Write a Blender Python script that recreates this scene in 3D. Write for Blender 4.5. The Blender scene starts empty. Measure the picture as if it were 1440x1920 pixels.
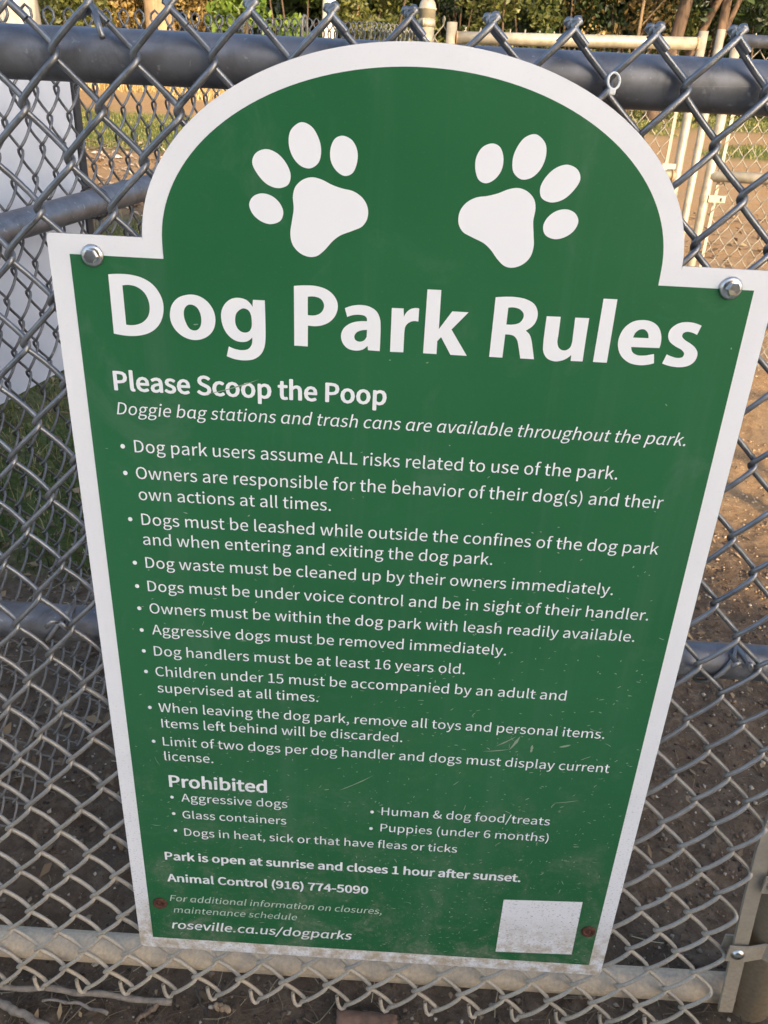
import bpy, math, random, json
import numpy as np
from mathutils import Matrix, Vector
rng = np.random.default_rng(7)
random.seed(7)
SC = bpy.context.scene
COL = SC.collection
R_ = math.radians

# ------------------------------------------------------------------ camera
# sign units: green field of the sign is 1 wide, its top left corner is (0, 0, 0); Y goes away from the camera
S = 0.60                       # metres per sign unit
GZ = -1.79                     # ground height under the fence, in sign units
SLOPE = 0.0925                 # the park rises gently away from the fence
CAM = np.array([0.49701928, -1.20340802, 0.19798531])
RCV = np.array([[0.9982695323577254, 0.03664016960272479, 0.045993898919006626],
                [0.0574200326940662, -0.4386594252164204, -0.8968170652447532],
                [-0.012683872109912073, 0.8979061235119645, -0.4400042190116092]])
def W(p):
    p = np.asarray(p, float)
    return (p - np.array([0.5, 0.0, GZ])) * S
def ray(u, v):
    return RCV.T @ np.array([(u - 720) / 1500., (v - 960) / 1500., 1.0])
def at_y(u, v, y):
    d = ray(u, v); return CAM + d * ((y - CAM[1]) / d[1])
def at_ground(u, v, up=0.0):
    d = ray(u, v); h = CAM[2] - (GZ + up + SLOPE * CAM[1])
    return CAM - d * h / (d[2] - SLOPE * d[1])
def gz(y):                     # ground height, units
    return GZ + SLOPE * np.asarray(y)
cam = bpy.data.cameras.new('camera'); camo = bpy.data.objects.new('camera', cam); COL.objects.link(camo)
cam.sensor_fit = 'VERTICAL'; cam.sensor_height = 24.0; cam.sensor_width = 18.0
cam.lens = 24.0 * 1500 / 1920
cam.clip_start = 0.02; cam.clip_end = 600
M = Matrix.Identity(4)
cw = W(CAM)
for i in range(3):
    M[i][0] = RCV[0][i]; M[i][1] = -RCV[1][i]; M[i][2] = -RCV[2][i]; M[i][3] = cw[i]
camo.matrix_world = M
cam.dof.use_dof = True; cam.dof.focus_distance = 0.78; cam.dof.aperture_fstop = 20.0
SC.camera = camo

# ------------------------------------------------------------------ light
SUN_EL = R_(20.0)
SUN_DIR = np.array([-0.42, 0.9075])          # horizontal direction the light travels
SUN_DIR /= np.linalg.norm(SUN_DIR)
world = bpy.data.worlds.new('World'); SC.world = world; world.use_nodes = True
wn = world.node_tree.nodes; wl = world.node_tree.links
sky = wn.new('ShaderNodeTexSky'); sky.sky_type = 'NISHITA'; sky.sun_disc = False
sky.sun_elevation = SUN_EL
sky.sun_rotation = math.atan2(-SUN_DIR[0], -SUN_DIR[1])
sky.air_density = 0.8; sky.dust_density = 2.4; sky.ozone_density = 0.6
wl.new(sky.outputs[0], wn['Background'].inputs[0]); wn['Background'].inputs[1].default_value = 0.15
sl = bpy.data.lights.new('sun', 'SUN'); so = bpy.data.objects.new('sun', sl); COL.objects.link(so)
sl.energy = 2.6; sl.angle = R_(0.6); sl.color = (1.0, 0.74, 0.45)
ce, se = math.cos(SUN_EL), math.sin(SUN_EL)
so.rotation_euler = Vector((SUN_DIR[0] * ce, SUN_DIR[1] * ce, -se)).to_track_quat('-Z', 'Y').to_euler()
so.location = (3, -6, 5)
SC.view_settings.view_transform = 'Standard'; SC.view_settings.look = 'None'
SC.view_settings.exposure = 1.64; SC.view_settings.gamma = 1.0

# ------------------------------------------------------------------ object helpers
def obj(name, V, F, mat=None, parent=None, smooth=False, attrs=None):
    me = bpy.data.meshes.new(name)
    V = np.asarray(V, np.float32).reshape(-1, 3)
    if isinstance(F, np.ndarray):
        n, k = F.shape
        me.vertices.add(len(V)); me.vertices.foreach_set('co', V.ravel())
        me.loops.add(n * k); me.loops.foreach_set('vertex_index', F.astype(np.int32).ravel())
        me.polygons.add(n); me.polygons.foreach_set('loop_start', np.arange(0, n * k, k, dtype=np.int32))
        me.polygons.foreach_set('loop_total', np.full(n, k, np.int32))
        me.update(calc_edges=True)
    else:
        me.from_pydata(V.tolist(), [], [list(map(int, f)) for f in F]); me.update()
    if smooth is True:
        me.polygons.foreach_set('use_smooth', np.ones(len(me.polygons), bool))
    if mat: me.materials.append(mat)
    for nm, a in (attrs or {}).items():
        at = me.attributes.new(nm, 'FLOAT', 'POINT'); at.data.foreach_set('value', np.asarray(a, np.float32))
    o = bpy.data.objects.new(name, me); COL.objects.link(o)
    if parent is not None: o.parent = parent
    return o
def thing(name, label, cat, group=None):
    o = bpy.data.objects.new(name, None); COL.objects.link(o); o.empty_display_size = 0.05
    tag(o, label, cat, group); return o
def tag(o, label, cat, group=None):
    o['label'] = label; o['category'] = cat
    if group: o['group'] = group
    return o
class MB:
    """collects geometry (metres) for one mesh"""
    def __init__(s): s.V = []; s.F = []; s.n = 0
    def add(s, V, F):
        V = np.asarray(V, float).reshape(-1, 3)
        s.V.append(V); s.F.extend([[i + s.n for i in f] for f in F]); s.n += len(V); return s
    def tube(s, P, r, sides=8, caps=True, up=None):
        V, F = tube(P, r, sides, up)
        F = F.tolist(); n = len(V)
        if caps: F += [list(range(sides))[::-1], list(range(n - sides, n))]
        return s.add(V, F)
    def box(s, c, size, rot=None):
        c = np.asarray(c, float); h = np.asarray(size, float) / 2
        V = np.array([[x, y, z] for x in (-1, 1) for y in (-1, 1) for z in (-1, 1)], float) * h
        if rot is not None: V = V @ np.asarray(rot).T
        return s.add(V + c, [[0, 1, 3, 2], [4, 6, 7, 5], [0, 4, 5, 1], [2, 3, 7, 6], [0, 2, 6, 4], [1, 5, 7, 3]])
    def lathe(s, c, prof, sides=24, axis=(0, 0, 1)):
        ax = Vector(axis).normalized(); q = Vector((0, 0, 1)).rotation_difference(ax).to_matrix()
        q = np.array(q); V = []
        for r, z in prof:
            for k in range(sides):
                a = 2 * math.pi * k / sides; V.append((r * math.cos(a), r * math.sin(a), z))
        F = []
        for i in range(len(prof) - 1):
            for k in range(sides):
                k2 = (k + 1) % sides
                F.append([i * sides + k, i * sides + k2, (i + 1) * sides + k2, (i + 1) * sides + k])
        F.append(list(range(sides))[::-1]); F.append(list(range((len(prof) - 1) * sides, len(prof) * sides)))
        return s.add(np.array(V) @ q.T + np.asarray(c, float), F)
    def build(s, name, mat, parent=None, smooth=False, **k):
        return obj(name, np.concatenate(s.V), s.F, mat, parent, smooth, **k)
def tube(P, r, sides=8, up=None):
    P = np.asarray(P, float); n = len(P)
    T = np.gradient(P, axis=0); T /= np.linalg.norm(T, axis=1)[:, None] + 1e-12
    if up is None:
        up = np.array([0, 1, 0]) if abs(T[:, 1]).mean() < 0.8 else np.array([0, 0, 1])
    N = np.cross(T, up); ln = np.linalg.norm(N, axis=1)[:, None]
    for i in np.where(ln[:, 0] < 0.05)[0]:
        N[i] = N[i - 1] if i else np.cross(T[i], [0.3, 0.2, 1]); ln[i] = np.linalg.norm(N[i])
    N /= ln; B = np.cross(T, N)
    a = np.arange(sides) * 2 * np.pi / sides
    r = np.broadcast_to(np.asarray(r, float), (n,))
    V = P[:, None] + r[:, None, None] * (np.cos(a)[None, :, None] * N[:, None] + np.sin(a)[None, :, None] * B[:, None])
    i = np.arange(n - 1)[:, None] * sides; k = np.arange(sides)[None]; k2 = (k + 1) % sides
    F = np.stack([i + k, i + k2, i + sides + k2, i + sides + k], -1).reshape(-1, 4)
    return V.reshape(-1, 3), F
def pipe(a, b, r, n=2, sway=0.0):
    a = np.asarray(a, float); b = np.asarray(b, float); t = np.linspace(0, 1, n)[:, None]
    return a + (b - a) * t

# ------------------------------------------------------------------ material helpers
def mat(name):
    m = bpy.data.materials.new(name); m.use_nodes = True
    return m, m.node_tree.nodes, m.node_tree.links, m.node_tree.nodes['Principled BSDF']
def noise(n, l, scale, detail=6, rough=.6, vec=None, dist=0.0):
    t = n.new('ShaderNodeTexNoise'); t.inputs['Scale'].default_value = scale; t.inputs['Detail'].default_value = detail
    t.inputs['Roughness'].default_value = rough; t.inputs['Distortion'].default_value = dist
    if vec is not None: l.new(vec, t.inputs['Vector'])
    return t.outputs['Fac']
def ramp(n, l, fac, stops, interp='LINEAR'):
    r = n.new('ShaderNodeValToRGB'); r.color_ramp.interpolation = interp
    e = r.color_ramp.elements
    while len(e) < len(stops): e.new(0.5)
    for el, (p, c) in zip(e, stops):
        el.position = p; el.color = (c if isinstance(c, (tuple, list)) else (c, c, c)) + ((1,) if not isinstance(c, (tuple, list)) or len(c) == 3 else ())
    l.new(fac, r.inputs[0]); return r.outputs[0]
def mix(n, l, fac, a, b, mode='MIX'):
    x = n.new('ShaderNodeMix'); x.data_type = 'RGBA'; x.blend_type = mode
    for s, v in ((x.inputs[0], fac), (x.inputs[6], a), (x.inputs[7], b)):
        if hasattr(v, 'is_linked'): l.new(v, s)
        elif isinstance(v, (int, float)): s.default_value = v
        else: s.default_value = tuple(v) + (1,)
    return x.outputs[2]
def mathn(n, l, op, a, b=0.0, c=None):
    x = n.new('ShaderNodeMath'); x.operation = op
    for s, v in zip(x.inputs, (a, b, c)):
        if v is None: continue
        if hasattr(v, 'is_linked'): l.new(v, s)
        else: s.default_value = v
    return x.outputs[0]
def position(n):
    return n.new('ShaderNodeNewGeometry').outputs['Position']
def sepz(n, l, v):
    s = n.new('ShaderNodeSeparateXYZ'); l.new(v, s.inputs[0]); return s.outputs
def bump(n, l, bsdf, h, strength, dist=0.002):
    b = n.new('ShaderNodeBump'); b.inputs['Strength'].default_value = strength; b.inputs['Distance'].default_value = dist
    l.new(h, b.inputs['Height']); l.new(b.outputs[0], bsdf.inputs['Normal'])
def maprange(n, l, v, a, b):
    m = n.new('ShaderNodeMapRange'); m.inputs[1].default_value = a; m.inputs[2].default_value = b
    l.new(v, m.inputs[0]); return m.outputs[0]
def scaled(n, l, v, s):
    x = n.new('ShaderNodeVectorMath'); x.operation = 'MULTIPLY'; l.new(v, x.inputs[0]); x.inputs[1].default_value = s
    return x.outputs[0]

def metal(name, col, rough, dust, dust_lo, dust_hi, metallic=0.85, nscale=30, dustcol=(.40, .36, .30), spot=.45):
    """galvanised steel; soil dust splashed up from the ground on its lower part (heights in metres)"""
    m, n, l, b = mat(name)
    p = position(n)
    f1 = noise(n, l, nscale, 8, .65, p); f2 = noise(n, l, nscale * 6, 4, .6, p)
    c = ramp(n, l, f1, [(.3, tuple(x * .72 for x in col)), (.55, col), (.75, tuple(min(1, x * 1.35) for x in col))])
    spots = ramp(n, l, noise(n, l, 140, 3, .5, p), [(.66, 0.0), (.71, 1.0)])
    c = mix(n, l, mathn(n, l, 'MULTIPLY', spots, .40), c, (.5, .5, .49))
    scuff = ramp(n, l, noise(n, l, 70, 6, .75, scaled(n, l, p, (.25, .6, 1.4)), 1.5), [(.63, 0.0), (.70, 1.0)])
    c = mix(n, l, mathn(n, l, 'MULTIPLY', scuff, .30), c, (.50, .50, .50))
    drk = ramp(n, l, noise(n, l, 26, 7, .7, p, .8), [(.36, 1.0), (.47, 0.0)])
    c = mix(n, l, mathn(n, l, 'MULTIPLY', drk, spot), c, tuple(x * .45 for x in col))
    z = sepz(n, l, p)[2]
    d = maprange(n, l, z, dust_hi, dust_lo)
    d = mathn(n, l, 'MULTIPLY', d, ramp(n, l, noise(n, l, 22, 8, .7, p), [(.30, .62), (.55, 1.0)]))
    d = mathn(n, l, 'MULTIPLY', d, dust)
    dc = ramp(n, l, f2, [(.3, tuple(x * .8 for x in dustcol)), (.7, tuple(min(1, x * 1.15) for x in dustcol))])
    l.new(mix(n, l, d, c, dc), b.inputs['Base Color'])
    l.new(mathn(n, l, 'MULTIPLY', mathn(n, l, 'SUBTRACT', 1.0, d), metallic), b.inputs['Metallic'])
    rr = mathn(n, l, 'ADD', mathn(n, l, 'MULTIPLY', f1, .25), rough - .12)
    l.new(mathn(n, l, 'ADD', rr, mathn(n, l, 'MULTIPLY', d, .3)), b.inputs['Roughness'])
    bump(n, l, b, f2, .12, .0006)
    return m
M_PIPE = metal('galvanised_pipe', (.215, .22, .235), .50, .97, .06, .42, metallic=.7, dustcol=(.60, .485, .335))
M_WIRE = metal('galvanised_wire', (.26, .265, .27), .40, .92, .05, .75, nscale=60, dustcol=(.54, .455, .335))
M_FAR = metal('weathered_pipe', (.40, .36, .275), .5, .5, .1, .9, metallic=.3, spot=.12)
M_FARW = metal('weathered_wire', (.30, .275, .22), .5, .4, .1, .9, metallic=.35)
M_STRAP = metal('dusty_steel_strap', (.40, .365, .30), .5, .9, .1, .5, metallic=.5, dustcol=(.40, .325, .225))
M_BOLT = metal('zinc_bolt', (.62, .62, .60), .28, 0.0, 0, .1, metallic=1.0)
def simple(name, col, rough=.5, var=.15, scale=40, metallic=0.0, bumpk=0.0):
    m, n, l, b = mat(name); p = position(n)
    f = noise(n, l, scale, 6, .6, p)
    l.new(ramp(n, l, f, [(.3, tuple(x * (1 - var) for x in col)), (.7, tuple(min(1, x * (1 + var)) for x in col))]), b.inputs['Base Color'])
    b.inputs['Roughness'].default_value = rough; b.inputs['Metallic'].default_value = metallic
    if bumpk: bump(n, l, b, f, bumpk)
    return m
M_RUST = simple('rusty_steel', (.10, .038, .022), .8, .5, 300, .2, .5)
M_BOARD = simple('white_board', (.74, .76, .80), .4, .04, 6)
M_DARK = simple('dark_steel', (.07, .07, .075), .5, .3, 40, .4)
M_ZIP = simple('white_nylon', (.78, .77, .72), .4, .05)

# ------------------------------------------------------------------ chain link fabric
def weave(x0, pitch, row, top, nrows, npick, first, r, samples=9, tails='hook', b=None):
    """polylines (x, n, z) of woven pickets. Even rows have their knots at x0 + pitch*i; row 0 is at z = top.
    rows run from -1 (upper points) down to nrows-1. 'first' is the index of the leftmost picket."""
    b = b or 2.0 * r; A = pitch / 4 + 0.72 * r; lines = []
    f = (np.arange(samples) / samples)
    f = f - .55 * np.sin(2 * np.pi * f) / (2 * np.pi)      # more samples near the knots
    ff = np.linspace(0, 1, 401); ws = .22 + .78 * np.clip(np.minimum(ff, 1 - ff) / .15, 0, 1) ** 1.5
    cg = np.concatenate([[0], np.cumsum((ws[1:] + ws[:-1]) / 2)]); cg /= cg[-1]
    gg = np.interp(f, ff, cg)
    for i in range(first, first + npick):
        c = x0 + pitch / 4 + i * pitch / 2
        even = (i % 2 == 0)
        pts = []
        for j in range(nrows - 1, -1, -1):          # segment rising from row j to row j-1
            # even pickets touch their left neighbour knot on even rows
            left_at_j = (j % 2 == 0) if even else (j % 2 == 1)
            g = gg
            xs = c + A * (-1 + 2 * g) * (1 if left_at_j else -1)
            zs = top - row * (j - f)
            ns = (-b if left_at_j else b) * np.sqrt(np.clip(np.sin(np.pi * f), 0, 1))
            pts += list(zip(xs, ns, zs))
        left_end = ((-1) % 2 == 0) if even else True
        sgn = -1 if left_end else 1
        zt = top + row
        left_end = (not even)                       # at row -1: odd row -> odd pickets on their left side
        sgn = -1 if left_end else 1
        pts.append((c + sgn * A, 0, zt))
        d = pitch / 2
        if tails == 'hook':
            if sgn > 0:
                pts += [(c + A + (.4 + 1.2 * math.cos(R_(a))) * r, -(150 - a) / 100 * r, zt + (-.2 + 1.3 * math.sin(R_(a))) * r) for a in (138, 115, 92, 70, 48)]
                L = 0.42 + .1 * math.sin(i * 3.1)
                for t in (.06, .14, .27, L): pts.append((c + d - A + 2 * A * np.interp(t, f, gg) + .3 * r, -1.0 * r, zt - row * t + .25 * r))
            else:
                pts += [(c - A - (.4 + 1.2 * math.cos(R_(a))) * r, (.4 + (150 - a) / 85) * r, zt + (-.3 + 1.2 * math.sin(R_(a))) * r) for a in (138, 115, 92, 70, 48)]
                for t in ((.08, .16) if (i // 2) % 3 else (.08, .18, .34)): pts.append((c - d + A - 2 * A * np.interp(t, f, gg) - .3 * r, 2.0 * r, zt - row * t + .2 * r))
        elif tails == 'loop':
            if sgn > 0:
                q = .0150
                for dx, dz in ((.5, .5), (.95, 1.2), (.85, 2.1), (0, 2.75), (-.85, 2.1), (-.95, 1.2), (-.45, .35), (.1, -.4)):
                    pts.append((c + A + (.35 * dx) * q, -dx * q * .8, zt + dz * q))
        elif tails == 'peak':
            pts.append((c + sgn * A * .93, 0, zt + 1.8 * r))
        # lower end
        low = []
        jb = nrows - 1
        left_b = (jb % 2 == 0) if even else (jb % 2 == 1)
        sb = -1 if left_b else 1; zb = top - row * jb
        if tails == 'hook':
            if sb > 0:
                low = [(c + A + d * .13, 1.0 * r, zb + row * .02), (c + A + d * .05, .8 * r, zb + row * .03)]
            else:
                low = [(c - A - d * .42, .4 * r, zb + row * .40), (c - A - d * .38, -.3 * r, zb + row * .14), (c - A - d * .31, -.9 * r, zb - row * .06), (c - A - d * .20, -1.2 * r, zb - row * .14), (c - A - d * .08, -1.0 * r, zb - row * .11)]
        lines.append(np.array(low + pts))
    return lines
def fabric(name, lines, r, tomap, sides, material, parent):
    V = []; F = []; n = 0
    for P in lines:
        q = tomap(P); v, f = tube(q, r * S, sides, up=np.array([0.02, 1, 0.03]))
        V.append(v); F.append(f + n); n += len(v)
    return obj(name, np.concatenate(V), np.concatenate(F), material, parent, smooth=True)
def warp(P, k, amp):
    x, z = P[:, 0], P[:, 2]
    dx = amp * (np.sin(5.1 * z + 1.3 * x + k) + .6 * np.sin(11.3 * x - 7.1 * z + 2 * k) + .4 * np.sin(23 * x + 19 * z))
    dz = amp * (np.sin(6.3 * x + .7 * k) + .6 * np.sin(9.7 * z + 8.3 * x + k) + .35 * np.sin(29 * x - 17 * z))
    Q = P.copy(); Q[:, 0] += dx; Q[:, 2] += dz; return Q

# ------------------------------------------------------------------ near fence
RAIL = 0.0345; RW = 0.0047; YM = 0.0208; YR = 0.0715
near = thing('chain_link_fence', 'grey galvanized chain link fence panel with three rails that carries the green rules sign', 'fence')
def near_map(P):
    Q = warp(P, .4, .0024)
    sk = .0128 * (.2558 - P[:, 2])
    return W(np.stack([Q[:, 0] + sk, YM + Q[:, 1], Q[:, 2]], 1))
NP = 54
fabric('wire_mesh', weave(.0038, .1062, .0667, .2558, 31, NP, 24 - NP + 0, RW, 10, 'hook'), RW, near_map, 7, M_WIRE, near)
def bent(a, b, n, amp, k):
    P = pipe(a, b, 0, n); t = np.linspace(0, 1, n)
    P[:, 2] += amp * np.sin(3.1 * t * np.pi + k); return P
XL, XR = -1.55, 1.43
for nm, z0, z1 in (('top_rail', .2585, .2635), ('middle_rail', -.702, -.702), ('bottom_rail', -1.665, -1.6655)):
    mb = MB(); mb.tube(W(bent((XL, YR, z0 - (0.005 if nm == 'top_rail' else 0)), (1.43 if nm != 'top_rail' else 1.40, YR, z1), 14, .0012, z0 * 9)), RAIL * S, 32)
    mb.build(nm, M_PIPE, near, True)
# end post, leaning a little like the tension bar
PB = np.array([1.434, .063, GZ - .25]); PT = np.array([1.398, .063, .36])
mb = MB(); mb.tube(W(pipe(PB, PT, 0, 3)), .0525 * S, 36)
mb.lathe(W(PT), [(.056 * S, -.01), (.058 * S, .004), (.045 * S, .020), (.02 * S, .029), (.002, .031)], 32)
M_POST = metal('dusty_end_post', (.27, .24, .19), .6, 1.0, .2, .8, metallic=.3, dustcol=(.33, .245, .15))
mb.build('end_post', M_POST, near, True)
def bar_x(z): return 1.312 + (-1.17 - z) * .085 if z < -1.17 else 1.312 - (z + 1.17) * .006
mb = MB()
zs = np.linspace(-1.676, .27, 12)
for i in range(len(zs) - 1):
    pass
V = []; F = []
for i, z in enumerate(zs):
    x = bar_x(z)
    for dx, dy in ((-.0165, -.004), (.0165, -.004), (.0165, .004), (-.0165, .004)):
        V.append(W((x + dx, YM + dy + .001, z)))
    if i:
        for k in range(4):
            F.append([(i - 1) * 4 + k, (i - 1) * 4 + (k + 1) % 4, i * 4 + (k + 1) % 4, i * 4 + k])
F += [[3, 2, 1, 0], [len(V) - 4, len(V) - 3, len(V) - 2, len(V) - 1]]
obj('tension_bar', V, F, M_STRAP, near)
# tension bands: strap round the post, two ears, carriage bolt
def band(z, tilt, parent, postx, posty, pr, side=-1, m=M_STRAP, ears=.085):
    h = .024
    ring = []
    for a in np.linspace(R_(200), R_(520), 22):
        ring.append((postx + (pr + .004) * math.cos(a), posty + (pr + .004) * math.sin(a)))
    # ear runs from the post towards the bar
    ex = postx - pr - ears
    path = [(ex, YM - .012), (ex + ears * .55, YM - .012), (postx - pr * .75, posty - pr * .82)] + \
           [(postx + (pr + .004) * math.cos(a), posty + (pr + .004) * math.sin(a)) for a in np.linspace(R_(232), R_(490), 18)] + \
           [(postx - pr * .9, posty + pr * .55), (ex + ears * .5, YM + .012), (ex, YM + .012)]
    V = []; F = []
    for i, (x, y) in enumerate(path):
        p0 = np.array(path[max(0, i - 1)]); p1 = np.array(path[min(len(path) - 1, i + 1)])
        t = (p1 - p0) / np.linalg.norm(p1 - p0); nn = np.array([t[1], -t[0]]) * .0045
        zz = z + tilt * (x - postx)
        for sx, sz in ((0, -h), (1, -h), (1, h), (0, h)):
            q = np.array([x, y]) + nn * sx
            V.append(W((q[0], q[1], zz + sz)))
        if i:
            for k in range(4): F.append([(i - 1) * 4 + k, (i - 1) * 4 + (k + 1) % 4, i * 4 + (k + 1) % 4, i * 4 + k])
    F += [[3, 2, 1, 0], [len(V) - 4, len(V) - 3, len(V) - 2, len(V) - 1]]
    o = obj('tension_band', V, F, m, parent)
    mb = MB(); mb.lathe(W((ex + .022, YM - .0125, z + tilt * (ex - postx))), [(.0155 * S, -.001), (.0155 * S, .0015), (.0135 * S, .0045), (.008 * S, .0065), (.001, .007)], 20, (0, -1, 0))
    mb.build('bolt', M_BOLT, o, True)
band(-1.452, -.02, near, 1.428, .063, .0525, ears=.072)
band(-1.225, .0, near, 1.424, .063, .0525, ears=.045)
band(-.35, .0, near, 1.409, .063, .0525, ears=.045)
def tie(x, z, parent, lean=.03, r=.0048):
    P = []
    for a in np.linspace(R_(150), R_(450), 22):
        P.append((x + lean * math.sin(a), YR + (RAIL + .006) * math.sin(a + R_(90)) * -1, z + (RAIL + .007) * math.cos(a + R_(90)) * -1))
    P = np.array(P)
    # front hooks that catch the mesh
    a = P[0]; c = P[-1]
    hook0 = [(a[0] - .012, YM - .016, a[2] + .012), (a[0] - .002, YM - .014, a[2] + .022), (a[0] + .004, YM + .006, a[2] + .010)]
    hook1 = [(c[0] + .004, YM + .012, c[2] - .006), (c[0] + .010, YM - .014, c[2] - .012), (c[0] + .002, YM - .018, c[2] + .004)]
    mb = MB(); mb.tube(W(np.array(hook0 + P.tolist() + hook1)), r * S, 7); mb.build('tie_wire', M_WIRE, parent, True)
tie(1.125, -.702, near); tie(-.135, -.702, near); tie(-.30, .258, near)
# loose wire end standing out from one of the mesh points
mb = MB(); q0 = at_y(174, 12, YM - .01); q1 = at_y(192, 70, YM - .035)
mb.tube(W(np.array([q0 + (-.012, .01, -.006), q0, q0 + (.004, -.006, -.006), (q0 + q1) / 2, q1])), RW * .9 * S, 7); mb.build('loose_wire_end', M_WIRE, near, True)

# zip tie on the mesh knot by the sign's right shoulder
zt = thing('zip_tie', 'small white plastic zip tie looped round a mesh knot on the near top rail', 'zip tie')
q = at_y(1151, 152, YM - .016)
mb = MB(); an = np.linspace(0, 2 * math.pi, 22)
mb.tube(W(np.stack([q[0] + .0078 * np.cos(an), q[1] + .004 * np.sin(an), q[2] + .0098 * np.sin(an)], 1)), .0017 * S, 6, up=np.array([0, 1, 0]))
mb.build('strap', M_ZIP, zt, True)
mb = MB(); mb.box(W(q + (-.0015, -.006, -.0125)), (.0088 * S, .006 * S, .0085 * S)); hd = mb.build('head', M_ZIP, zt)
md = hd.modifiers.new('b', 'BEVEL'); md.width = .001; md.segments = 2

# ------------------------------------------------------------------ the sign
ASP = 1.511
H3 = None
def signpt(u, v):                 # pixel of the photograph -> point on the sign's face (sign units x, z)
    q = at_y(u, v, 0.0); return (q[0], q[2])
def sign_white():
    m, n, l, b = mat('white_painted_aluminium'); p = position(n); z = sepz(n, l, p)[2]
    f = noise(n, l, 7, 5, .6, p)
    c = ramp(n, l, f, [(.3, (.77, .775, .785)), (.7, (.84, .84, .845))])
    low = maprange(n, l, z, .62, .17)
    sp = ramp(n, l, noise(n, l, 330, 2, .5, scaled(n, l, p, (1, 1, 1.6))), [(.60, 0.0), (.68, 1.0)])
    sp = mathn(n, l, 'MULTIPLY', sp, mathn(n, l, 'ADD', mathn(n, l, 'MULTIPLY', low, .75), .04))
    c = mix(n, l, sp, c, (.24, .20, .155))
    low2 = maprange(n, l, z, .26, .175)
    st = ramp(n, l, noise(n, l, 55, 7, .7, p), [(.40, 0.0), (.60, 1.0)])
    c = mix(n, l, mathn(n, l, 'MULTIPLY', mathn(n, l, 'MULTIPLY', st, low2), .85), c, (.42, .32, .19))
    l.new(c, b.inputs['Base Color']); b.inputs['Roughness'].default_value = .42
    return m
def sign_green():
    m, n, l, b = mat('green_printed_vinyl'); p = position(n); z = sepz(n, l, p)[2]
    f = noise(n, l, 5, 4, .55, p)
    c = ramp(n, l, f, [(.3, (.0165, .120, .042)), (.7, (.021, .137, .050))])
    fade = ramp(n, l, noise(n, l, 2.2, 5, .6, p, .5), [(.32, (.0135, .104, .036)), (.68, (.030, .152, .060))])
    c = mix(n, l, .5, c, fade)
    stk = ramp(n, l, noise(n, l, 24, 5, .65, scaled(n, l, p, (1, 1, .06))), [(.52, 0.0), (.72, 1.0)])
    c = mix(n, l, mathn(n, l, 'MULTIPLY', stk, .10), c, (.20, .26, .20))
    smd = ramp(n, l, noise(n, l, 10, 7, .7, p, 1.0), [(.56, 0.0), (.70, 1.0)])
    c = mix(n, l, mathn(n, l, 'MULTIPLY', smd, .10), c, (.24, .30, .24))
    low = maprange(n, l, z, .72, .18)
    low = mathn(n, l, 'MULTIPLY', low, low)
    st = ramp(n, l, noise(n, l, 16, 9, .72, p, .6), [(.48, 0.0), (.68, 1.0)])
    st2 = ramp(n, l, noise(n, l, 150, 4, .6, p), [(.40, .25), (.66, 1.0)])
    k = mathn(n, l, 'MULTIPLY', mathn(n, l, 'MULTIPLY', st, st2), mathn(n, l, 'MULTIPLY', low, .85))
    c = mix(n, l, k, c, (.26, .27, .20))
    sp = ramp(n, l, noise(n, l, 420, 2, .5, p), [(.665, 0.0), (.72, 1.0)])
    c = mix(n, l, mathn(n, l, 'MULTIPLY', sp, mathn(n, l, 'ADD', mathn(n, l, 'MULTIPLY', low, .6), .05)), c, (.33, .34, .27))
    l.new(c, b.inputs['Base Color'])
    l.new(mathn(n, l, 'ADD', mathn(n, l, 'MULTIPLY', k, .4), .36), b.inputs['Roughness'])
    b.inputs['Specular IOR Level'].default_value = .35
    bump(n, l, b, noise(n, l, 6, 3, .5, p), .10, .006)
    return m
def print_white(name, col):
    m, n, l, b = mat(name); p = position(n); z = sepz(n, l, p)[2]
    low = maprange(n, l, z, .55, .18)
    st = ramp(n, l, noise(n, l, 45, 6, .7, p), [(.55, 0.0), (.70, 1.0)])
    l.new(mix(n, l, mathn(n, l, 'MULTIPLY', mathn(n, l, 'MULTIPLY', st, low), .65), col, (.30, .24, .16)), b.inputs['Base Color'])
    b.inputs['Roughness'].default_value = .4
    return m
M_WHITE = sign_white(); M_GREEN = sign_green(); M_PRINT = print_white('white_print', (.84, .845, .85)); M_PALE = print_white('pale_green_print', (.56, .68, .57))
M_EDGE = simple('raw_panel_edge', (.33, .26, .21), .6, .2, 60)
sign = thing('rules_sign', 'green and white arched dog park rules sign bolted to the near chain link fence', 'sign')
CXS, CZS = .4998, .0226
def arch(a, b, xl, xr, n=72):
    return [(CXS + a * math.cos(t), CZS + b * math.sin(t)) for t in np.linspace(0, math.pi, n)]
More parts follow.
